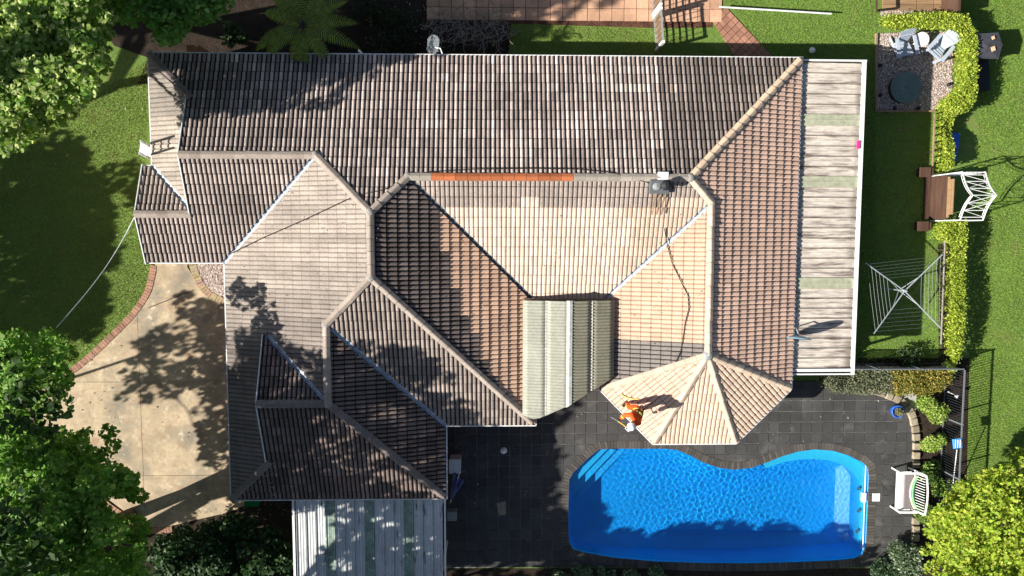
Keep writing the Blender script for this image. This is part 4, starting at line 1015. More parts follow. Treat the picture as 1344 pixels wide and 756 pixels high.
shrub(1192, 738, .9, .75, 'pale grey green flowering shrub in the bottom right bed', (.10, .16, .07), (.42, .48, .33), 3000, .10)
shrub(1160, 752, .7, .6, 'dark green low shrub at the bottom edge beside the pale flowering shrub', (.05, .10, .04), (.30, .36, .22), 2000, .09, altp=.12)
for px, lab in ((735, 'first'), (765, 'second'), (797, 'third'), (830, 'fourth'), (863, 'last')):
    shrub(px, 757, .5, .42, 'pale green low shrub at the bottom edge below the pool, %s from the left' % lab, (.10, .17, .06), (.45, .52, .36), 1400, .07, altp=.25)
shrub(1246, 481, 1.0, .3, 'small lime green shrub outside the fence at the foot of the hedge', YG, YA, 900)
shrub(1106, 478, .5, .5, 'dark green ground shrub in shade beyond the fence rail', (.05, .09, .03), (.16, .2, .07), 1300, altp=.1)
shrub(1196, 476, .5, .6, 'low dark shrub in shade left of the hedge foot', (.05, .09, .03), (.16, .2, .07), 1500, altp=.1)
# dead vines behind the house
dv_ = thing('dead_vine', P(610, 35, 0), 'tangle of bare brown dead vines in the back garden bed', 'dead plant'); m = MB()
for _ in range(240):
    a = Vector(P(random.uniform(565, 668), random.uniform(14, 56), random.uniform(.1, .6))); pts = [a]; th = random.uniform(0, 6.28)
    for k in range(4): th += random.uniform(-.9, .9); pts.append(pts[-1]+Vector((math.cos(th)*.13, math.sin(th)*.13, random.uniform(-.08, .08))))
    m.tube(pts, .009, 3)
m.build('twigs', M_['palebark'], dv_)
shrub(520, 40, .8, .9, 'dark sparse shrub in the shaded back garden bed', (.03, .05, .018), (.07, .08, .03), 1400, .1, altp=.2)
shrub(485, 15, .7, .7, 'dark low shrub right of the tree fern', (.025, .045, .015), (.06, .07, .03), 900, .1, altp=.2)
shrub(310, 45, .8, .45, 'small upright leafy plant left of the tree fern', (.05, .10, .03), (.15, .2, .08), 260, .22, altp=.2)

# ---- tree fern
fc_ = P(398, 34, 2.6); fern = thing('tree_fern', (fc_[0], fc_[1], 0), 'large tree fern with spreading fronds behind the north gutter', 'tree fern')
MB().tube([(fc_[0], fc_[1], 0), (fc_[0]+.05, fc_[1], 1.3), (fc_[0], fc_[1], 2.55)], [.16, .13, .12], 9).build('trunk', M_['bark'], fern)
for k in range(13):
    th = k*2*math.pi/13+random.uniform(-.16, .16); L_ = random.uniform(1.5, 2.15); vs = []; fs = []; cc = []; rach = []
    nseg = 26; base = (.24, .31, .05)
    for i in range(nseg+1):
        t = i/nseg; r_ = L_*t*(1-.08*t); z = 2.6+.5*math.sin(min(1, t*1.25)*math.pi*.55)-.85*t*t
        c = Vector((fc_[0]+math.cos(th)*r_, fc_[1]+math.sin(th)*r_, z)); rach.append(c)
        if 1 < i < nseg:
            wdt = .31*math.sin(math.pi*min(1, t*.9+.1))**.8*(1-t*.25); sd = Vector((-math.sin(th), math.cos(th), 0)); dd = Vector((math.cos(th), math.sin(th), 0))
            for s in (-1, 1):
                tip = c+sd*s*wdt+dd*.10+Vector((0, 0, -.09*random.uniform(.5, 1.4))); n0 = len(vs); wv = .026
                vs += [c-dd*wv, c+dd*wv, c+(tip-c)*.6+dd*wv*.9, tip, c+(tip-c)*.6-dd*wv*.9]; fs += [(n0, n0+1, n0+2, n0+4), (n0+4, n0+2, n0+3)]
                q = random.uniform(.75, 1.25); cc += [tuple(v*q for v in base)]*5
    mm = MB(); mm.v = [tuple(v) for v in vs]; mm.f = fs; mm.c = cc
    o = mm.build('frond', M_['leaf'], fern, col=True)
    MB().tube(rach[::4], [.014-.0016*q for q in range(len(rach[::4]))], 4).build('rachis', M_['bark'], o, world=True)

# ================================================================== BACK GARDEN (top)
pth = thing('terracotta_path', (0, 0, 0), 'terracotta slab path along the top behind the house', 'path'); pth['kind'] = 'structure'
mb = MB(); q0 = [PXY(*p) for p in ((560, -60), (935, -60), (935, 36), (860, 37), (600, 29), (560, 29))]
MB().add([(x, y, .010) for x, y in q0], [tuple(range(6))]).build('joint_bed', M_['mulch'], pth)
sx = .45; y_t = PXY(700, 31)[1]; xx = PXY(560, 10)[0]; sm_ = MB().box((0, 0, .02), (sx-.02, sx-.02, .03)).mesh('slab', M_['slab'])
i = 0
while xx+i*sx < PXY(935, 10)[0]-.1:
    for j in range(6):
        o = bpy.data.objects.new('slab', sm_); COL.objects.link(o); o.parent = pth; o.location = (xx+(i+.5)*sx, y_t+.1+(j+.5)*sx, random.uniform(0, .006)); o.rotation_euler.z = random.uniform(-.01, .01)
        k = random.uniform(.82, 1.15); o.color = (.56*k, .33*k, .21*k, 1)
    i += 1
# diagonal arm of the path
dg = thing('brick_path', (0, 0, 0), 'red brown brick path running diagonally to the house corner', 'path'); dg['kind'] = 'structure'
a, b, c, d_ = [PXY(*p) for p in ((925, 12), (955, 12), (1045, 108), (985, 108))]
MB().add([(x, y, .016) for x, y in (a, b, c, d_)], [(3, 2, 1, 0)]).build('joint_bed', M_['mulch'], dg)
dv2 = Vector((c[0]-b[0], c[1]-b[1])); Ld = dv2.length; dv2.normalize(); sd2 = Vector((-dv2.y, dv2.x)); hp = half_planes([a, b, c, d_]); n1 = int(Ld/.24)+3
for i in range(-4, n1):
    for j in range(-4, 12):
        o_ = Vector(a)+dv2*i*.24+sd2*(j-5)*.20*-1; q = [(o_+dv2*u*.24+sd2*v*.2) for u, v in ((.04, .04), (.96, .04), (.96, .96), (.04, .96))]
        q = clip([(p.x, p.y) for p in q], hp)
        if len(q) >= 3:
            k = random.uniform(.8, 1.15); ob = MB().prism(q, .012, .038).build('brick', M_['slab'], dg); ob.color = (.38*k, .19*k, .125*k, 1)
# lattice fence
def lattice(pa, pb, zt, label):
    a, b = Vector(pa), Vector(pb); t = thing('trellis', (a+b)/2, label, 'trellis'); d = (b-a); L_ = d.length; d.normalize(); up = Vector((0, 0, 1))
    for p in (a, b): MB().bar(p, p+up*(zt+.04), .09, .09).build('post', M_['white'], t)
    for z in (.12, zt): MB().bar(a+up*z, b+up*z, .06, .05).build('rail', M_['greymesh'], t)
    n = int(L_/.17)
    for i in range(1, n): MB().bar(a+d*L_*i/n+up*.14, a+d*L_*i/n+up*(zt-.02), .045, .014, d).build('slat', M_['tantimber'], t)
    sd = Vector((0, 0, 1)).cross(d)*.016
    for j in range(1, int((zt-.1)/.15)): MB().bar(a+sd+up*(.12+j*.15), b+sd+up*(.12+j*.15), .014, .045).build('slat', M_['tantimber'], t)
lattice(P(856, -30, 0), P(857, 20, 0), 1.25, 'white framed lattice trellis across the terracotta path at the top edge')
lattice(P(858, 24, 0), P(861, 66, 0), 1.15, 'lattice trellis panel between the path and the north wall')
m = MB(); a, b = P(944, 9, .35), P(1091, 18, .35); m.tube([a, b], .032, 8)
tag(m.build('clothes_prop', M_['white']), 'long white pole lying across the grass near the top edge', 'pole')
tag(MB().lathe([(0, -.11), (.08, -.08), (.115, 0), (.08, .08), (0, .11)], (*PXY(1066, 66, .11), .11), 14).build('garden_ball', M_['whiteplastic'], smooth=True), 'white ball on the shaded grass above the patio cover', 'ball')
tag(MB().box((*PXY(256, 65, 1.6), .9), (.42, .22, 1.8)).build('brick_pier', M_['brickwall'], bevel=.01), 'short red brick pier close behind the north west gutter', 'pier')
m = MB(); m.tube([P(471, 66, 2.75), P(476, 72, 2.5)], .04, 8); tag(m.build('vent_pipe', M_['white'], smooth=True), 'short white pipe poking up over the north gutter', 'pipe')
# grid dish antenna on the north gutter
an = thing('grid_antenna', P(569, 73, 2.5), 'grey wire grid dish antenna fixed to the north gutter', 'antenna')
m = MB(); c = Vector(P(569, 60, 2.9)); 
for i in range(-5, 6):
    h = .32*math.sqrt(1-(i/6)**2); pts = [c+Vector((i*.035+t_*.02, t_*h, .10*(t_*t_)+.004*i*i)) for t_ in (-1, -.5, 0, .5, 1)]; m.tube(pts, .010, 4)
for j in (-.6, 0, .6): m.tube([c+Vector((i*.035, j*.3, .05*j*j+.01)) for i in (-5, -2, 0, 2, 5)], .012, 4)
m.build('grid', M_['steel'], an)
MB().tube([P(570, 74, 2.5), c-Vector((0, .05, .05)), c], .02, 6).build('mast', M_['steel'], an)
MB().tube([c+Vector((.05, -.05, .0)), c+Vector((.24, -.14, .2)), c+Vector((.3, -.3, .2))], .02, 6).build('feed_arm', M_['white'], an)

# ================================================================== SEATING CORNER (top right)
gp_ = [(1151, 44), (1252, 40), (1250, 100), (1249, 130), (1226, 145), (1151, 145)]
gro, gpoly = sheet('gravel_area', gp_, .014, M_['gravel'], 'square gravel seating area framed in timber edging', 'gravel')
pts = []; 
while len(pts) < 9000:
    x, y = random.uniform(1148, 1255), random.uniform(12, 147)
    if inpoly(x, y, gp_) or (y < 22 and 1156 < x < 1246): pts.append(P(x, y, .024))
pts += [P(*p, .03) for p in [(random.uniform(256, 300), random.uniform(340, 402)) for _ in range(3500)] if inpoly(*p, [(257, 338), (300, 338), (300, 402), (283, 392), (268, 374), (258, 352)])]
pts = np.array(pts); n = len(pts)
T = np.array([(-.5, -.4, 0), (.5, -.5, 0), (.45, .5, 0), (-.5, .45, 0), (0, 0, .45)]); F = np.array([(0, 1, 4), (1, 2, 4), (2, 3, 4), (3, 0, 4)])
yaw = rng.uniform(0, 6.28, n); sz = rng.uniform(.025, .055, n); cy_, sy_ = np.cos(yaw), np.sin(yaw)
V = np.stack([(T[None, :, 0]*cy_[:, None]-T[None, :, 1]*sy_[:, None])*sz[:, None], (T[None, :, 0]*sy_[:, None]+T[None, :, 1]*cy_[:, None])*sz[:, None], T[None, :, 2]*sz[:, None]], -1)+pts[:, None, :]
C = leafcols(n, (.36, .28, .24), .5, (.62, .54, .48), .25)
tag(link('gravel', mesh_np('gravel', V.reshape(-1, 3), (np.arange(n)[:, None, None]*5+F[None]).reshape(-1, 3), M_['stone'], np.repeat(C, 5, axis=0))), 'loose pinkish grey gravel stones of the seating corner and driveway bed', 'gravel', kind='stuff')
for a, b, lb_ in (((1150, 44), (1150, 147), 'left'), ((1150, 146), (1227, 146), 'lower')):
    tag(MB().bar(P(*a, .06), P(*b, .06), .06, .10).build('timber_edging', M_['tantimber']), 'thin timber edging board along the %s side of the gravel' % lb_, 'edging')
dk_ = thing('timber_deck', P(1200, 3, 0), 'strip of orange brown timber decking at the top right edge', 'deck')
for i in range(4):
    x0_ = 1158+i*22.5; x1_ = x0_+22.2 if i < 3 else 1247
    for j in range(5):
        a = P(x0_, 10-j*7.5, .12); b = P(x1_, 10-j*7.5, .12); o = MB().bar((a[0]+.01, a[1], .12), (b[0]-.01, b[1], .12), .19, .04).build('board', M_['decktimber'], dk_); k = random.uniform(.8, 1.2); o.color = (k, k, k, 1)
tag(MB().bar(P(1150, -30, .9), P(1150.5, 14, .9), .06, .06).bar(P(1150, 14, 0), P(1150, 14, .9), .07, .07).build('handrail', M_['brown']), 'dark timber handrail standing left of the timber deck', 'handrail')
tag(MB().box(P(1247, 3, .6), (.08, .9, 1.1)).build('deck_screen', M_['brown']), 'dark brown screen board at the right end of the timber deck', 'screen')
# fire pit
fp = thing('fire_pit', (*PXY(1189, 115, .3), 0), 'round fire pit under a flat grey green lid on the gravel', 'fire pit'); c = P(1189, 115, .36)
MB().lathe([(.42, .0), (.50, .05), (.52, .30), (.50, .34)], (c[0], c[1], .015), 28).build('bowl', M_['black'], fp, smooth=True)
MB().lathe([(.57, .0), (.575, .03), (.56, .045), (.3, .055), (0, .058)], (c[0], c[1], .35), 36).build('lid', M_['lid'], fp)
m = MB(); m.tube([(c[0]-.06, c[1], .40), (c[0]-.05, c[1], .43), (c[0]+.05, c[1], .43), (c[0]+.06, c[1], .40)], .009, 5); m.build('lid_handle', M_['lid'], fp)
for px, py in ((1155, 86), (1155, 125), (1175, 142), (1205, 142), (1245, 111)):
    pass
for px, py, wh in ((1155, 86, 'left edge of the gravel, upper'), (1155, 125, 'left edge of the gravel, lower'), (1174, 142, 'lower gravel edge, left'), (1205, 142, 'lower gravel edge, right'), (1245, 111, 'right edge of the gravel')):
    tag(MB().lathe([(.06, 0), (.07, .06), (.05, .10), (0, .11)], (*PXY(px, py, .05), .02), 10).build('solar_light', M_['black'], smooth=True), 'small dark solar ground light at the %s' % wh, 'ground light')
# adirondack chairs: local +Y is the direction the sitter faces
def chair(px, py, rz, label, seatmat, tint):
    c = P(px, py, .35); t = thing('adirondack_chair', (c[0], c[1], .015), label, 'chair', rz=rz)
    def add(mb, nm, mt=None): o = mb.build(nm, M_[mt or seatmat], t, bevel=.004, world=False); return o
    for i in range(5): add(MB().bar((-.26+0, .30-.115*i, .37-.035*i), (.26, .30-.115*i, .37-.035*i), .10, .022), 'seat_slat')
    for i in range(6):
        x = -.225+.09*i; h = .80-.9*(x*x)*1.6; add(MB().bar((x*.85, -.18, .24), (x*1.1, -.18-.38*h, .24+h*.80), .083, .02, (0, 1, 0)), 'back_slat')
    add(MB().bar((-.28, -.33, .62), (.28, -.33, .62), .03, .06), 'back_rail')
    for s in (-1, 1):
        add(MB().bar((s*.34, .40, .56), (s*.32, -.30, .55), .13, .024), 'armrest')
        add(MB().bar((s*.29, .36, 0), (s*.29, .36, .55), .10, .025, (0, 1, 0)), 'leg')
        add(MB().bar((s*.27, .34, .36), (s*.27, -.48, .03), .03, .11), 'leg')
    return t
chair(1186, 61, R(192), 'blue grey slatted garden chair left of the small round table', 'greyplastic', 1)
chair(1232, 63, R(140), 'pale blue grey adirondack chair under the corner of the hedge', 'greyplastic', 1)
tb = thing('garden_table', (*PXY(1210, 52, .4), 0), 'small round white table between the two garden chairs', 'table'); c = P(1210.5, 51.5, .48)
MB().lathe([(0, .0), (.24, .0), (.262, .01), (.262, .03), (.24, .04), (0, .042)], (c[0], c[1], .46), 28).build('table_top', M_['whiteplastic'], tb)
for k in range(4): th = .6+k*math.pi/2; MB().bar((c[0]+.13*math.cos(th), c[1]+.13*math.sin(th), .46), (c[0]+.2*math.cos(th), c[1]+.2*math.sin(th), .01), .03, .03).build('leg', M_['whiteplastic'], tb)
# black covered box (hexagonal plan) and a black block for the shadow below it
kb = thing('garden_box', (*PXY(1297, 62, .5), 0), 'black faceted garden storage box with two sunlit orange patches on its lid', 'storage box')
hx = [PXY(x, y, .95) for x, y in ((1280, 44), (1312, 42), (1317, 58), (1312, 77), (1281, 76))]; hb = offset_poly(hx, -.06)
MB().prism(hb, 0, .88).build('body', M_['black'], kb)
cc = P(1296, 60, 1.02); m = MB(); m.add([(*p, .90) for p in hx]+[(cc[0], cc[1], 1.0)], [(i, (i+1) % 5, 5) for i in range(5)]+[(4, 3, 2, 1, 0)]); o = m.build('lid', M_['charcoal'], kb)
bm = bmesh.new(); bm.from_mesh(o.data); bmesh.ops.recalc_face_normals(bm, faces=bm.faces); bm.to_mesh(o.data); bm.free()
for x, y, s in ((1303.5, 49.5, .10), (1303.5, 64, .14)): MB().box((*PXY(x, y, .98), .985), (s, s*1.1, .02), rz=.4, tilt=('X', .1)).build('patch', M_['peach'], kb)
m = MB(); m.prism([PXY(x, y, .3) for x, y in ((1283, 80), (1299, 80), (1300, 118), (1284, 120))], .0, .3); tag(m.build('shadow_block', M_['black'], bevel=.02), 'low black block standing in for the dark shadow below the black storage box', 'trunk')  # black block added where there is a dark shadow
m = MB(); t0 = [PXY(x, y, .3) for x, y in ((1246, 175), (1258, 175), (1256, 192), (1253, 212), (1246, 212))]; m.prism(t0, .0, .42); tag(m.build('tarpaulin', M_['tarp'], bevel=.03), 'bright blue folded tarpaulin against the right side of the hedge', 'tarpaulin')
# garden arch (white metal) with its gate
W_c = 'steel'
ar = thing('garden_arch', P(1236, 258, 0), 'white metal garden arch with peaked top over the brown gate', 'garden arch')
def gpt(px0, py0, z): x, y, _ = P(px0, py0, 0); return Vector((x, y, z))
fx, bx_ = PXY(1222, 258)[0], PXY(1250, 258)[0]; yT, yB = PXY(1222, 231)[1], PXY(1222, 290)[1]; ym = (yT+yB)/2
def side_frame(y):
    for x in (fx, bx_): MB().tube([(x, y, 0), (x, y, 1.75)], .024, 6).build('post', M_['white'], ar)
    for k in range(7): z = .2+k*.25; MB().tube([(fx, y, z), (bx_, y, z+.0)], .013, 5).build('rung', M_['white'], ar)
    MB().tube([(x_, y, z_) for x_, z_ in ((fx, .2), ((fx+bx_)/2, .7), (bx_, .2))], .012, 5).build('scroll', M_['white'], ar)
    MB().tube([(x_, y, z_) for x_, z_ in ((fx, 1.2), ((fx+bx_)/2, 1.65), (bx_, 1.2))], .012, 5).build('scroll', M_['white'], ar)
side_frame(yT); side_frame(yB)
def archpt(x, t):                          # ogee from post top to peak
    y = yT+(yB-yT)*t; u = 1-abs(2*t-1); z = 1.75+.62*(u**1.0*.55+.45*u**3); return (x, y, z)
for x in (fx, bx_):
    MB().tube([archpt(x, t/16) for t in range(17)], .026, 6).build('arch_bow', M_['white'], ar)
    MB().tube([(p[0], p[1], p[2]-.11) for p in [archpt(x, t/16) for t in range(1, 16)]], .013, 5).build('arch_bow', M_['white'], ar)
ts = [.06, .2, .35, .5, .65, .8, .94]
for t in ts: MB().tube([archpt(fx, t), archpt(bx_, t)], .014, 5).build('cross_bar', M_['white'], ar)
for t0_, t1_ in zip(ts, ts[1:]):
    MB().tube([archpt(fx, t0_), archpt(bx_, t1_)], .010, 4).build('cross_bar', M_['white'], ar)
    if t0_ in (.2, .65, .5): MB().tube([archpt(fx, t1_), archpt(bx_, t0_)], .010, 4).build('cross_bar', M_['white'], ar)
gt = thing('garden_gate', P(1216, 260, 0), 'dark brown timber gate with curved top below the white arch', 'gate'); gx_ = fx-.03
for i in range(11):
    z0_, z1_ = .06+i*.12, .06+(i+1)*.12-.012; ins = .0 if i < 8 else (.06 if i == 8 else .16)
    MB().bar((gx_, yT-.05-ins, (z0_+z1_)/2), (gx_, yB+.05+ins, (z0_+z1_)/2), .03+.012*(i % 2), z1_-z0_).build('board', M_['brown' if i < 8 else 'decktimber'], gt)  # top boards paler: sunlight above the house shadow put into their colour
for y in (yT-.25, ym, yB+.25): MB().bar((gx_+.04, y, .05), (gx_+.04, y, 1.2), .05, .03).build('brace', M_['brown'], gt)
for k in range(3): MB().box((*PXY(1213.5+k*3.2, 260), .05-.008*k), (.10, abs(yT-yB)-.1, .06)).build('sill_board', M_['brown'], gt)
for (px, py), lb_ in (((1214, 226), 'upper'), ((1211, 297), 'lower')):
    tag(MB().box(P(px, py, .25), (.36, .30, .5)).box((*PXY(px, py, .5), .52), (.42, .36, .04)).build('timber_planter', M_['brown'], bevel=.01), 'dark brown square timber post box at the %s side of the gate' % lb_, 'planter')
m = MB(); m.bar(P(1227, 150, .5), P(1224, 218, .5), .03, .05); m.bar(P(1227, 150, 1.0), P(1224, 218, 1.0), .04, .05)
for k in range(8): m.bar(P(1227-.4*k, 150+9.5*k, 0), P(1227-.4*k, 150+9.5*k, 1.0), .05, .03)
tag(m.build('wire_fence', M_['tantimber']), 'weathered timber rail fence at the left foot of the upper hedge', 'fence')
m = MB()
for z in (.4, .8): m.bar(P(1241, 300, z), P(1235, 452, z), .03, .045)
for k in range(9): m.bar(P(1240-.6*k, 302+18.5*k, 0), P(1240-.6*k, 302+18.5*k, .82), .05, .04)
tag(m.build('rail_fence', M_['palebark']), 'thin pale rail fence along the left foot of the lower hedge', 'fence')
# rotary clothes line
ccx, ccy, ccz = P(1188, 382, 1.85); cl = thing('rotary_clothes_line', (ccx, ccy, 0), 'galvanised rotary clothes line with four wide arms on the lawn', 'clothes line')
MB().tube([(ccx, ccy, 0), (ccx, ccy, 1.95)], .028, 8).build('mast', M_['steel'], cl)
MB().lathe([(.05, 0), (.06, .06), (.05, .14)], (ccx, ccy, 1.76), 10).build('hub', M_['steel'], cl)
MB().tube([(ccx, ccy, 1.05), (ccx-.2, ccy+.01, 1.05)], .014, 6).build('winding_handle', M_['steel'], cl)
tips = [Vector(P(*p, 2.05)) for p in ((1136, 345), (1237, 334), (1235, 431), (1147, 438))]; hub = Vector((ccx, ccy, 1.82))
for tp_ in tips:
    MB().tube([hub, tp_], .021, 6).build('arm', M_['steel'], cl); MB().tube([(ccx, ccy, 1.45), hub.lerp(tp_, .38)], .014, 6).build('strut', M_['steel'], cl)
for k in range(6):
    f = .45+.10*k; m = MB(); q = [hub.lerp(t_, f) for t_ in tips]
    for i in range(4): a, b = q[i], q[(i+1) % 4]; m.tube([a, a.lerp(b, .5)-Vector((0, 0, .02)), b], .0042, 4)
    m.build('line', M_['fence'], cl)
# satellite dish on the east gutter
ds = thing('satellite_dish', P(1045, 430, 2.5), 'blue grey satellite dish on a short mast at the east gutter', 'satellite dish'); dc = Vector(P(1048.5, 444.5, 3.05)); axd = Vector((-.10, -.95, .15)).normalized()
MB().lathe([(0, -.10), (.18, -.085), (.32, -.04), (.40, .0), (.405, .008), (.32, -.028), (.18, -.073), (0, -.088)], dc, 24, ax=axd).build('reflector', M_['dish'], ds, smooth=True)
MB().tube([P(1045, 430, 2.5), P(1046, 433, 2.9), dc-axd*.11], .022, 7).build('mast', M_['steel'], ds)
# ================================================================== POOL SIDE
def fence_run(a, b, label, h=1.2):
    a, b = Vector(a), Vector(b); t = thing('pool_fence', (a+b)/2, label, 'fence'); d = (b-a); L_ = d.length; d.normalize(); up = Vector((0, 0, 1))
    MB().bar(a+up*h, b+up*h, .045, .04).build('top_rail', M_['fence'], t); MB().bar(a+up*.1, b+up*.1, .035, .035).build('bottom_rail', M_['fence'], t)
    n = int(L_/.098); bm_ = MB().box((0, 0, h/2+.02), (.018, .018, h-.1)).mesh('bar', M_['fencebar'])
    for i in range(1, n):
        o = bpy.data.objects.new('bar', bm_); COL.objects.link(o); o.parent = t; o.location = a+d*L_*i/n-t.location
    for k in range(int(L_/2.3)+2):
        p = a+d*min(L_, k*L_/(int(L_/2.3)+1)); MB().bar(p, p+up*(h+.05), .055, .055).build('post', M_['fence'], t)
fx1, fy1 = PXY(1266.5, 484.5, 1.2)
fence_run((12.55, fy1, 0), (fx1, fy1, 0), 'dark steel pool fence running above the shrub border from the patio cover')
fence_run((fx1, fy1, 0), (fx1-.0, PXY(1262, 700, 1.2)[1], 0), 'dark steel pool fence beside the lawn with blue skimmer net leaning on it')
nt_ = thing('skimmer_net', P(1253, 600, .9), 'blue pool skimmer net on a white pole leaning on the fence', 'pool net'); a, b = Vector(P(1256, 590, 1.2)), Vector(P(1251, 634, .5))
MB().tube([a, b], .016, 7).build('pole', M_['white'], nt_)
m = MB(); c = Vector(P(1256.5, 582, 1.22)); m.box(c, (.34, .38, .05), rz=.15); m.build('head', M_['blue'], nt_, bevel=.02)
for k in range(-1, 2): MB().bar(c+Vector((k*.09, -.15, .03)), c+Vector((k*.09, .15, .03)), .02, .02).build('rib', M_['white'], nt_)
gl_ = thing('garden_spotlight', P(1252, 520, .3), 'white swivel garden spotlight inside the pool fence corner', 'spotlight')
MB().tube([P(1244, 514, .3), P(1254, 519, .45)], .016, 6).build('stem', M_['white'], gl_); MB().lathe([(.05, 0), (.07, .10), (0, .11)], P(1254, 519, .42), 10, ax=(.4, -.3, .8)).build('lamp_head', M_['whiteplastic'], gl_, smooth=True)
# edging stones
es = [(1146, 513), (1158, 516), (1168, 520), (1178, 524), (1187, 530), (1193, 537), (1197.5, 545), (1200, 554), (1202, 563.5), (1203, 574), (1203.5, 586), (1203, 598), (1203, 610), (1202.5, 684), (1202.5, 695), (1202, 706)]
for i, (x, y) in enumerate(es):
    nx_ = es[min(i+1, len(es)-1)]; pv = es[max(i-1, 0)]; th = math.atan2(-(nx_[1]-pv[1]), nx_[0]-pv[0])
    o = MB().box((*PXY(x, y, .1), .07), (.29, .30, .13), rz=th, taper=.9).build('edging_stone', M_['edge'], bevel=.025); k = random.uniform(.8, 1.25); o.color = (k, k, k, 1)
    tag(o, 'tan edging stone beside the planting bed, %s counting down from the shrub border' % ('first second third fourth fifth sixth seventh eighth ninth tenth eleventh twelfth thirteenth fourteenth fifteenth sixteenth'.split()[i]), 'stone', 'edging stones along the planting bed')
# pot
pt = thing('potted_plant', (*PXY(1178, 541, .1), .03), 'blue glazed pot with a yellowish plant near the shrub border', 'potted plant'); c = PXY(1178, 540, .3)
MB().lathe([(.13, 0), (.20, .08), (.245, .24), (.25, .33), (.22, .34), (.20, .28), (0, .27)], (*c, .04), 20).build('pot', M_['glaze'], pt, smooth=True)
pp = np.array([(c[0]+random.gauss(0, .07), c[1]+random.gauss(0, .07), random.uniform(.33, .55)) for _ in range(420)])
link('foliage', leaf_mesh('foliage', pp, .06, leafcols(420, (.33, .28, .10), .3, (.2, .25, .08), .3), 'diamond', .8), pt)
# bench, sitter faces -X (towards the pool)
bx0_, by0_ = PXY(1192, 644, .45); be = thing('garden_bench', (bx0_, by0_, .035), 'white slatted garden bench with grey cushion facing the pool', 'bench')
def BB(nm, mt, a, b, w_, h_, up=(0, 0, 1)): return MB().bar(a, b, w_, h_, up).build(nm, M_[mt], be, bevel=.004, world=False)
Lb = .76
BB('seat_board', 'white', (-.36, -Lb, .43), (-.36, Lb, .43), .26, .04)
for i in range(3): BB('seat_board', 'white', (-.20+.12*i, -Lb, .42), (-.20+.12*i, Lb, .42), .10, .03)
BB('cushion', 'cushion', (-.03, -Lb+.08, .47), (-.03, Lb-.08, .47), .32, .08)
n = 15
for i in range(n): y = -Lb+.05+(2*Lb-.1)*i/(n-1); BB('back_slat', 'white', (.17, y, .44), (.34, y, .92), .05, .02, (0, 1, 0))
tr_ = [(.36+.06*(1-(2*t-1)**2), -Lb+2*Lb*t, .93+.03*(1-(2*t-1)**2)) for t in [k/10 for k in range(11)]]
MB().tube(tr_, .035, 6).build('top_rail', M_['white'], be, world=False)
BB('lower_rail', 'white', (.18, -Lb, .5), (.18, Lb, .5), .03, .05)
for s in (-1, 1):
    BB('armrest', 'white', (-.44, s*Lb, .64), (.26, s*Lb, .66), .08, .03); BB('leg', 'white', (-.42, s*Lb, 0), (-.42, s*Lb, .63), .06, .06); BB('leg', 'white', (.22, s*Lb, 0), (.36, s*Lb, .93), .06, .06)
for nm, mt, off, z in (('cream foam pool noodle curved along the bench cushion', 'cream', 0, .56), ('green foam pool noodle curved along the bench backrest', 'mint', .075, .58)):
    m = MB(); m.tube([(bx0_+.20+off-.20*(1-(2*t-1)**2), by0_-Lb*.86+2*Lb*.86*t, z+.035) for t in [k/12 for k in range(13)]], .036, 8)
    tag(m.build('pool_noodle', M_[mt], smooth=True), nm, 'pool noodle')
# dark courtyard things
lp = thing('garden_lamp', (*PXY(661, 591, 0), 0), 'round white globe lamp on the shaded patio', 'lamp'); c = PXY(661, 591, .5)
MB().tube([(*c, 0), (*c, .42)], .03, 8).build('post', M_['black'], lp); MB().lathe([(0, -.13), (.09, -.10), (.13, 0), (.09, .10), (0, .13)], (*c, .53), 16).build('globe', M_['whiteplastic'], lp, smooth=True)
tag(MB().box((*PXY(597, 612, .7), .35), (.40, .50, .7)).box((*PXY(597, 612, .7), .72), (.44, .54, .04)).box((*PXY(597, 612, .75), .75), (.06, .20, .03)).build('white_cabinet', M_['whiteplastic'], bevel=.01), 'pale box cabinet under the gutter on the dark patio', 'cabinet')
um = thing('folded_umbrella', P(598, 632, .3), 'folded blue purple parasol leaning beside the pale cabinet', 'umbrella')
for k, (x0_, y0_, x1_, y1_) in enumerate(((597, 622, 592, 652), (602, 628, 593, 653), (607, 631, 594, 652), (599, 640, 593, 655))): MB().tube([P(x0_, y0_, .9), P((x0_+x1_)/2, (y0_+y1_)/2, .6), P(x1_, y1_, .2)], [.07, .055, .03], 7).build('canopy_fold', M_['purple'], um)
MB().tube([P(604, 618, 1.2), P(591, 660, .05)], .018, 6).build('pole', M_['white'], um)
tag(MB().box((*PXY(593, 678, .4), .2), (.36, .36, .38)).build('grey_stool', M_['greymesh'], bevel=.02), 'grey square stool beside the carport on the dark patio', 'stool')
tag(MB().prism([PXY(x, y, .05) for x, y in ((652, 660), (664, 658), (664, 676), (654, 676))], .04, .055).build('paving_patch', M_['edge']), 'pale worn mat on the dark patio', 'mat')
bn = thing('wheelie_bin', (*PXY(330, 654, .9), 0), 'green lidded wheelie bin just below the south gutter', 'bin'); c = PXY(330, 655, 1.0)
MB().box((*c, .48), (.44, .46, .92), taper=1.1).build('body', M_['green'], bn, bevel=.02); MB().box((c[0], c[1], .98), (.54, .58, .07)).build('lid', M_['green'], bn, bevel=.02)

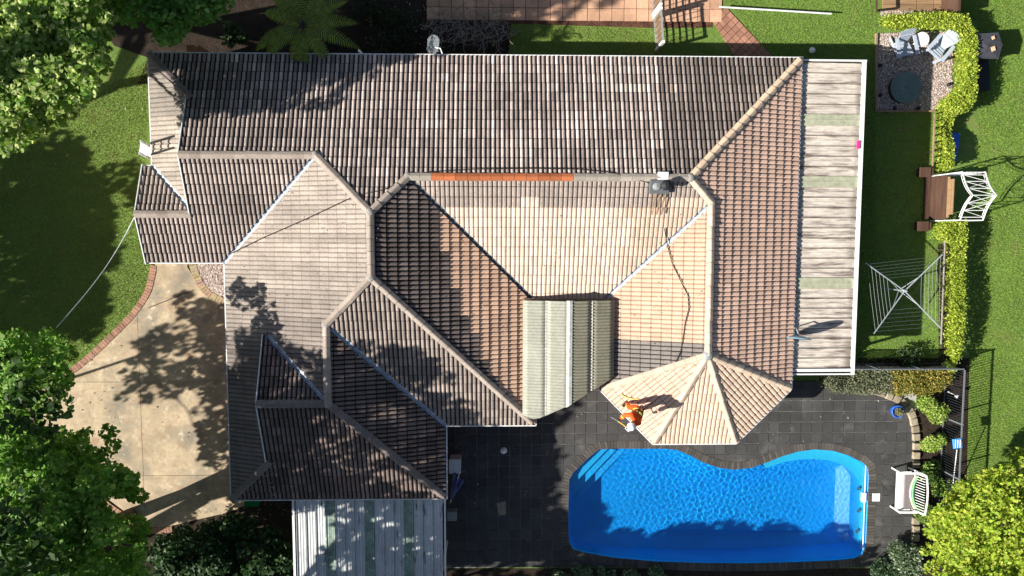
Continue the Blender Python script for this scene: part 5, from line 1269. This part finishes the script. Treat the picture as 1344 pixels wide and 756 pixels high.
# ================================================================== LADDER, CABLES, HOSE
ld = thing('ladder', P(196, 208, 0), 'aluminium ladder leaning over the west gutter by the porch', 'ladder'); a, b = Vector((-12.25, 2.75, 0)), Vector((-11.28, 2.72, 3.45)); wv = Vector((.03, .19, 0))
for s in (-1, 1): MB().bar(a+wv*s, b+wv*s, .075, .03).build('stile', M_['whiteplastic'], ld)
for k in range(13): p = a.lerp(b, .04+k*.076); MB().bar(p-wv, p+wv, .05, .03).build('rung', M_['whiteplastic'], ld)
def surf_z(x, y):
    z = None
    for fc in FACES:
        for pc in fc[3]:
            if inpoly(x, y, pc): z = max(z or 0, runz(fc, x, y))
    return z
def draped(pxs, lift=.06, zg=.04):
    out = []
    for (x0_, y0_), (x1_, y1_) in zip(pxs, pxs[1:]):
        n = max(2, int(math.hypot(x1_-x0_, y1_-y0_)/5))
        for k in range(n):
            px, py = x0_+(x1_-x0_)*k/n, y0_+(y1_-y0_)*k/n; z = 3.2
            for _ in range(6):
                q = P(px, py, z); zz = surf_z(q[0], q[1]); z = (zz+lift) if zz else zg
            out.append(P(px, py, z))
    return out
hs = draped([(300, 334), (345, 312), (400, 288), (455, 262), (478, 254), (500, 250), (530, 238), (560, 226), (620, 222), (700, 221), (760, 222), (800, 226), (838, 236), (858, 242)], .10)
hz = draped([(195, 404), (225, 392), (258, 379)], 0, .05)
m = MB(); m.tube(hz, .013, 5); m.tube(hs, .014, 5); tag(m.build('black_hose', M_['hose']), 'long thin black pressure hose draped across the roof and driveway', 'hose')
h2 = draped([(872, 300), (876, 322), (882, 345), (893, 368), (903, 388), (904, 405), (899, 425), (896, 448), (893, 462), (886, 478), (870, 492)], .09)
m = MB(); m.tube(h2, .014, 5); tag(m.build('air_line', M_['hose']), 'thin dark line snaking over the cream tiles of the east wing', 'hose')
m = MB(); A0, B0 = Vector(P(74, 430, 3.6)), Vector(P(179, 280, 2.75)); m.tube([A0.lerp(B0, t/14)-Vector((0, 0, .45*math.sin(math.pi*t/14))) for t in range(15)], .014, 5)
tag(m.build('service_cable', M_['steel']), 'overhead service cable from the lower left tree to the porch gable', 'cable')

# ================================================================== PERSON
ZR = lambda x, y: (surf_z(x, y) or ZE)+.06
f1 = Vector(P(823, 530, 2.85)); f2 = Vector(P(834, 540, 2.85)); f1.z = ZR(f1.x, f1.y); f2.z = ZR(f2.x, f2.y)
pe = thing('person', ((f1.x+f2.x)/2, (f1.y+f2.y)/2, (f1.z+f2.z)/2), 'person in orange workwear and white helmet bending over the roof edge', 'person')
ok_ = Vector((-.70, -.71, 0)).normalized(); sdv = Vector((.71, -.70, 0))    # faces the pool, over the gutter
mid = (f1+f2)/2; hip = mid+Vector((0, 0, .84))-ok_*.14; chest = hip+ok_*.24+Vector((0, 0, .42)); neck = hip+ok_*.36+Vector((0, 0, .55)); head = neck+ok_*.13+Vector((0, 0, .13))
shR, shL = chest+sdv*.19+Vector((0, 0, .03))+ok_*.03, chest-sdv*.19+Vector((0, 0, .03))+ok_*.03
hL, hR = hip-sdv*.09, hip+sdv*.09
k1, k2 = (hL+f1)/2+ok_*.09, (hR+f2)/2+ok_*.09
eR = shR+Vector((0, 0, -.24))+ok_*.12-sdv*.03; wR = eR+ok_*.20+Vector((0, 0, -.14))-sdv*.02
eL = shL+Vector((0, 0, -.20))+ok_*.15-sdv*.08; wL = eL+ok_*.21+Vector((0, 0, -.12))+sdv*.02
pts = [hip, hip.lerp(chest, .5), chest, neck, hL, k1, f1+Vector((0, 0, .08)), hR, k2, f2+Vector((0, 0, .08)), shL, eL, wL, shR, eR, wR]
rad = [.175, .165, .185, .08, .125, .095, .075, .125, .095, .075, .095, .075, .055, .095, .075, .055]
edg = [(0, 1), (1, 2), (2, 3), (0, 4), (4, 5), (5, 6), (0, 7), (7, 8), (8, 9), (2, 10), (10, 11), (11, 12), (2, 13), (13, 14), (14, 15)]
def skin(nm, pts, rad, edg, mat, parent, root=0, sub=1):
    me = bpy.data.meshes.new(nm); L = parent.location; me.from_pydata([tuple(Vector(p)-L) for p in pts], edg, []); me.materials.append(M_[mat])
    o = bpy.data.objects.new(nm, me); COL.objects.link(o); o.parent = parent; sk = o.modifiers.new('skin', 'SKIN'); sk.use_smooth_shade = True
    if not me.skin_vertices: me.skin_vertices.new() if hasattr(me.skin_vertices, 'new') else None
    for i, r_ in enumerate(rad): v = me.skin_vertices[0].data[i]; v.radius = (r_, r_); v.use_root = (i == root)
    o.modifiers.new('sub', 'SUBSURF').levels = sub; o.modifiers['sub'].render_levels = sub+1; return o
skin('body', pts, rad, edg, 'orange', pe)
# head with face, ears, hair under the helmet
fwd = (ok_*.86+Vector((0, 0, -.5))).normalized(); upv = (Vector((0, 0, 1))-fwd*Vector((0, 0, 1)).dot(fwd)).normalized(); rt = fwd.cross(upv)
m = MB(); V = []
for i in range(9):
    ph = math.pi*i/8; 
    for k in range(12):
        th = 2*math.pi*k/12; x, y, z = math.sin(ph)*math.cos(th)*.075, math.sin(ph)*math.sin(th)*.098, math.cos(ph)*.118
        if z < -.03: x *= .85; y *= .92
        V.append(head+rt*x+fwd*y+upv*z)
fs = [(i*12+k, i*12+(k+1) % 12, (i+1)*12+(k+1) % 12, (i+1)*12+k) for i in range(8) for k in range(12)]
m.add(V, fs); m.tube([neck-Vector((0, 0, .03)), head-upv*.06], .055, 10)
m.tube([head+fwd*.09+upv*.015, head+fwd*.122-upv*.025], [.008, .016], 6)
for s in (-1, 1): m.box(head+rt*s*.078, (.02, .035, .055), rz=math.atan2(fwd.y, fwd.x))
hd = m.build('head', M_['skin'], pe, smooth=True)
for s in (-1, 1): MB().lathe([(0, -.011), (.011, 0), (0, .011)], head+fwd*.088+rt*s*.032+upv*.012, 8).build('eye', M_['dark'], hd)
MB().bar(head+fwd*.096-upv*.055-rt*.024, head+fwd*.096-upv*.055+rt*.024, .008, .008).build('mouth', M_['cushion'], hd)
MB().lathe([(.088, -.03), (.093, .01), (.088, .045)], head-fwd*.012+upv*.01, 14, ax=upv).build('hair', M_['hair'], hd, smooth=True)
hel = MB().lathe([(.150, .0), (.135, .012), (.128, .05), (.108, .105), (.06, .140), (0, .150)], head+upv*.035, 22, ax=(upv*.97+ok_*.05)).build('helmet', M_['whiteplastic'], pe, smooth=True)
MB().box(head+upv*.05+fwd*.155, (.13, .17, .015), rz=math.atan2(fwd.y, fwd.x), tilt=('Y', .3)).build('brim', M_['whiteplastic'], hel, bevel=.005)
MB().box(head+upv*.10+fwd*.13+rt*.06, (.07, .05, .05), rz=math.atan2(fwd.y, fwd.x)).build('head_lamp', M_['dark'], hel, bevel=.01)
# reflective bands and harness
def band(c, ax, r_, h_, mat): MB().lathe([(r_, -h_/2), (r_, h_/2)], c, 20, ax=ax).build('reflective_band', M_[mat], pe, smooth=True)
spn = (chest-hip).normalized(); band(hip.lerp(chest, .35), spn, .192, .05, 'yellow'); band(hip.lerp(chest, .72), spn, .204, .05, 'yellow')
band(k1-Vector((0, 0, .12)), (0, 0, 1), .098, .05, 'yellow'); band(k2-Vector((0, 0, .12)), (0, 0, 1), .098, .05, 'yellow'); band(eL.lerp(wL, .4), (wL-eL), .078, .04, 'yellow'); band(eR.lerp(wR, .4), (wR-eR), .078, .04, 'yellow')
for s in (-1, 1): MB().bar(chest+sdv*s*.10-ok_*.155+Vector((0, 0, .10)), hip+sdv*s*.07-ok_*.15+Vector((0, 0, .12)), .045, .012, ok_).build('harness_strap', M_['dark'], pe)
for f_ in (f1, f2):
    MB().box(f_+ok_*.05+Vector((0, 0, .01)), (.28, .10, .09), rz=math.atan2(ok_.y, ok_.x), taper=.85).build('boot', M_['dark'], pe, bevel=.025)
def hand(w_, el, name='gloved_hand'):
    d = (w_-el).normalized(); s_ = d.cross(Vector((0, 0, 1))).normalized(); n_ = s_.cross(d); P0 = [w_, w_+d*.085]; rr = [.030, .036]; E_ = [(0, 1)]
    for i, (o_, ln) in enumerate(((-.030, .070), (-.010, .082), (.010, .076), (.030, .060))):
        b = len(P0); P0 += [w_+d*.09+s_*o_, w_+d*(.09+ln*.5)+s_*o_*1.15-n_*.012, w_+d*(.09+ln*.8)+s_*o_*1.2-n_*.045]; rr += [.011, .010, .008]; E_ += [(1, b), (b, b+1), (b+1, b+2)]
    b = len(P0); P0 += [w_+d*.045-s_*.045, w_+d*.085-s_*.062-n_*.02]; rr += [.013, .010]; E_ += [(0, b), (b, b+1)]
    skin(name, P0, rr, E_, 'dark', pe)
hand(wL, eL); hand(wR, eR)
# spray lance held in both hands
lc = thing('spray_lance', (wL+wR)/2, 'yellow handled spray lance held over the gutter by the person', 'spray lance')
g0 = wL+(wL-eL).normalized()*.12; g1 = wR+(wR-eR).normalized()*.12
MB().tube([g1, g0], .018, 7).build('handle', M_['yellow'], lc); MB().tube([g0, g0+(g0-g1).normalized()*.25+ok_*.05-Vector((0, 0, .1))], .010, 6).build('nozzle_pipe', M_['steel'], lc)
m = MB(); hp_ = draped([(815, 517), (820, 521), (827, 523), (834, 524), (842, 523)], .09); m.tube(hp_, .016, 5); tag(m.build('yellow_hose', M_['yellow']), 'short end of yellow hose on the tiles behind the person', 'hose')

# ================================================================== GRASS BLADES, FALLEN LEAVES
areas = [([(60, 170), (196, 76), (190, 210), (180, 280), (196, 345), (196, 378), (150, 438), (100, 478), (-10, 480), (-10, 150)], 42000), ([(668, 32), (860, 38), (980, 75), (980, 100), (668, 100)], 11000), ([(950, -12), (1150, -12), (1150, 480), (1050, 480), (1050, 90), (1000, 70)], 34000),
         ([(1128, 150), (1228, 150), (1238, 300), (1238, 482), (1120, 482)], 14000), ([(1255, -12), (1356, -12), (1356, 620), (1270, 640), (1272, 480), (1275, 300), (1285, 150), (1285, 30), (1255, 10)], 46000)]
bp_ = []; bc = []
for poly, n in areas:
    xs = [p[0] for p in poly]; ys = [p[1] for p in poly]; k = 0
    while k < n:
        x, y = random.uniform(min(xs), max(xs)), random.uniform(min(ys), max(ys))
        if inpoly(x, y, poly): bp_.append(PXY(x, y)); k += 1; bc.append((.19, .31, .045) if x > 900 else (.22, .29, .055))
bp_ = np.array(bp_); n = len(bp_); th = rng.uniform(0, 6.28, n); hgt = rng.uniform(.02, .065, n); ln = rng.uniform(.02, .07, n); wd_ = .011
B0_ = np.stack([bp_[:, 0]-np.sin(th)*wd_, bp_[:, 1]+np.cos(th)*wd_, np.zeros(n)], -1); B1_ = np.stack([bp_[:, 0]+np.sin(th)*wd_, bp_[:, 1]-np.cos(th)*wd_, np.zeros(n)], -1); B2_ = np.stack([bp_[:, 0]+np.cos(th)*ln, bp_[:, 1]+np.sin(th)*ln, hgt], -1)
V = np.stack([B0_, B1_, B2_], 1).reshape(-1, 3); C = np.array(bc)*rng.uniform(.75, 1.28, (n, 1)); dry = rng.random(n) < .12; C[dry] = np.array((.22, .21, .08))*rng.uniform(.7, 1.2, (dry.sum(), 1))
tag(link('grass', mesh_np('grass', V, np.arange(3*n).reshape(-1, 3), M_['blade'], np.repeat(C, 3, axis=0))), 'short green grass blades of the lawns around the house', 'grass', kind='stuff')
fl_ = []
for x0_, x1_, y0_, y1_, k in ((60, 195, 100, 340, 60), (130, 196, 340, 400, 14), (80, 296, 400, 650, 90), (200, 380, 660, 740, 160), (1130, 1344, 150, 470, 60), (590, 740, 560, 745, 60), (750, 1190, 500, 580, 50), (480, 660, 0, 60, 160)):
    for _ in range(k): fl_.append(P(random.uniform(x0_, x1_), random.uniform(y0_, y1_), .055))
fl_ = np.array(fl_); tag(link('fallen_leaves', leaf_mesh('fallen_leaves', fl_, .075, leafcols(len(fl_), (.30, .27, .12), .4, (.5, .5, .38), .3), 'diamond', .25)), 'scattered fallen leaves and petals on lawn, driveway and paving', 'fallen leaves', kind='stuff')
rl = []
for _ in range(420):
    f_ = random.choice([p for fc in FACES if fc[0] in ('EE', 'SM', 'SM', 'EW', 'EW', 'E', 'W', 'LS') for p in [(fc, fc[3][0])]]); fc, pc = f_
    for _t in range(20):
        x = random.uniform(min(p[0] for p in pc), max(p[0] for p in pc)); y = random.uniform(min(p[1] for p in pc), max(p[1] for p in pc))
        if inpoly(x, y, pc): rl.append((x, y, runz(fc, x, y)+.085)); break
rl = np.array(rl); tag(link('roof_debris', leaf_mesh('roof_debris', rl, .045, leafcols(len(rl), (.04, .035, .03), .5, (.6, .55, .5), .3), 'diamond', .3)), 'specks of moss and debris left lying on the roof tiles', 'debris', kind='stuff')
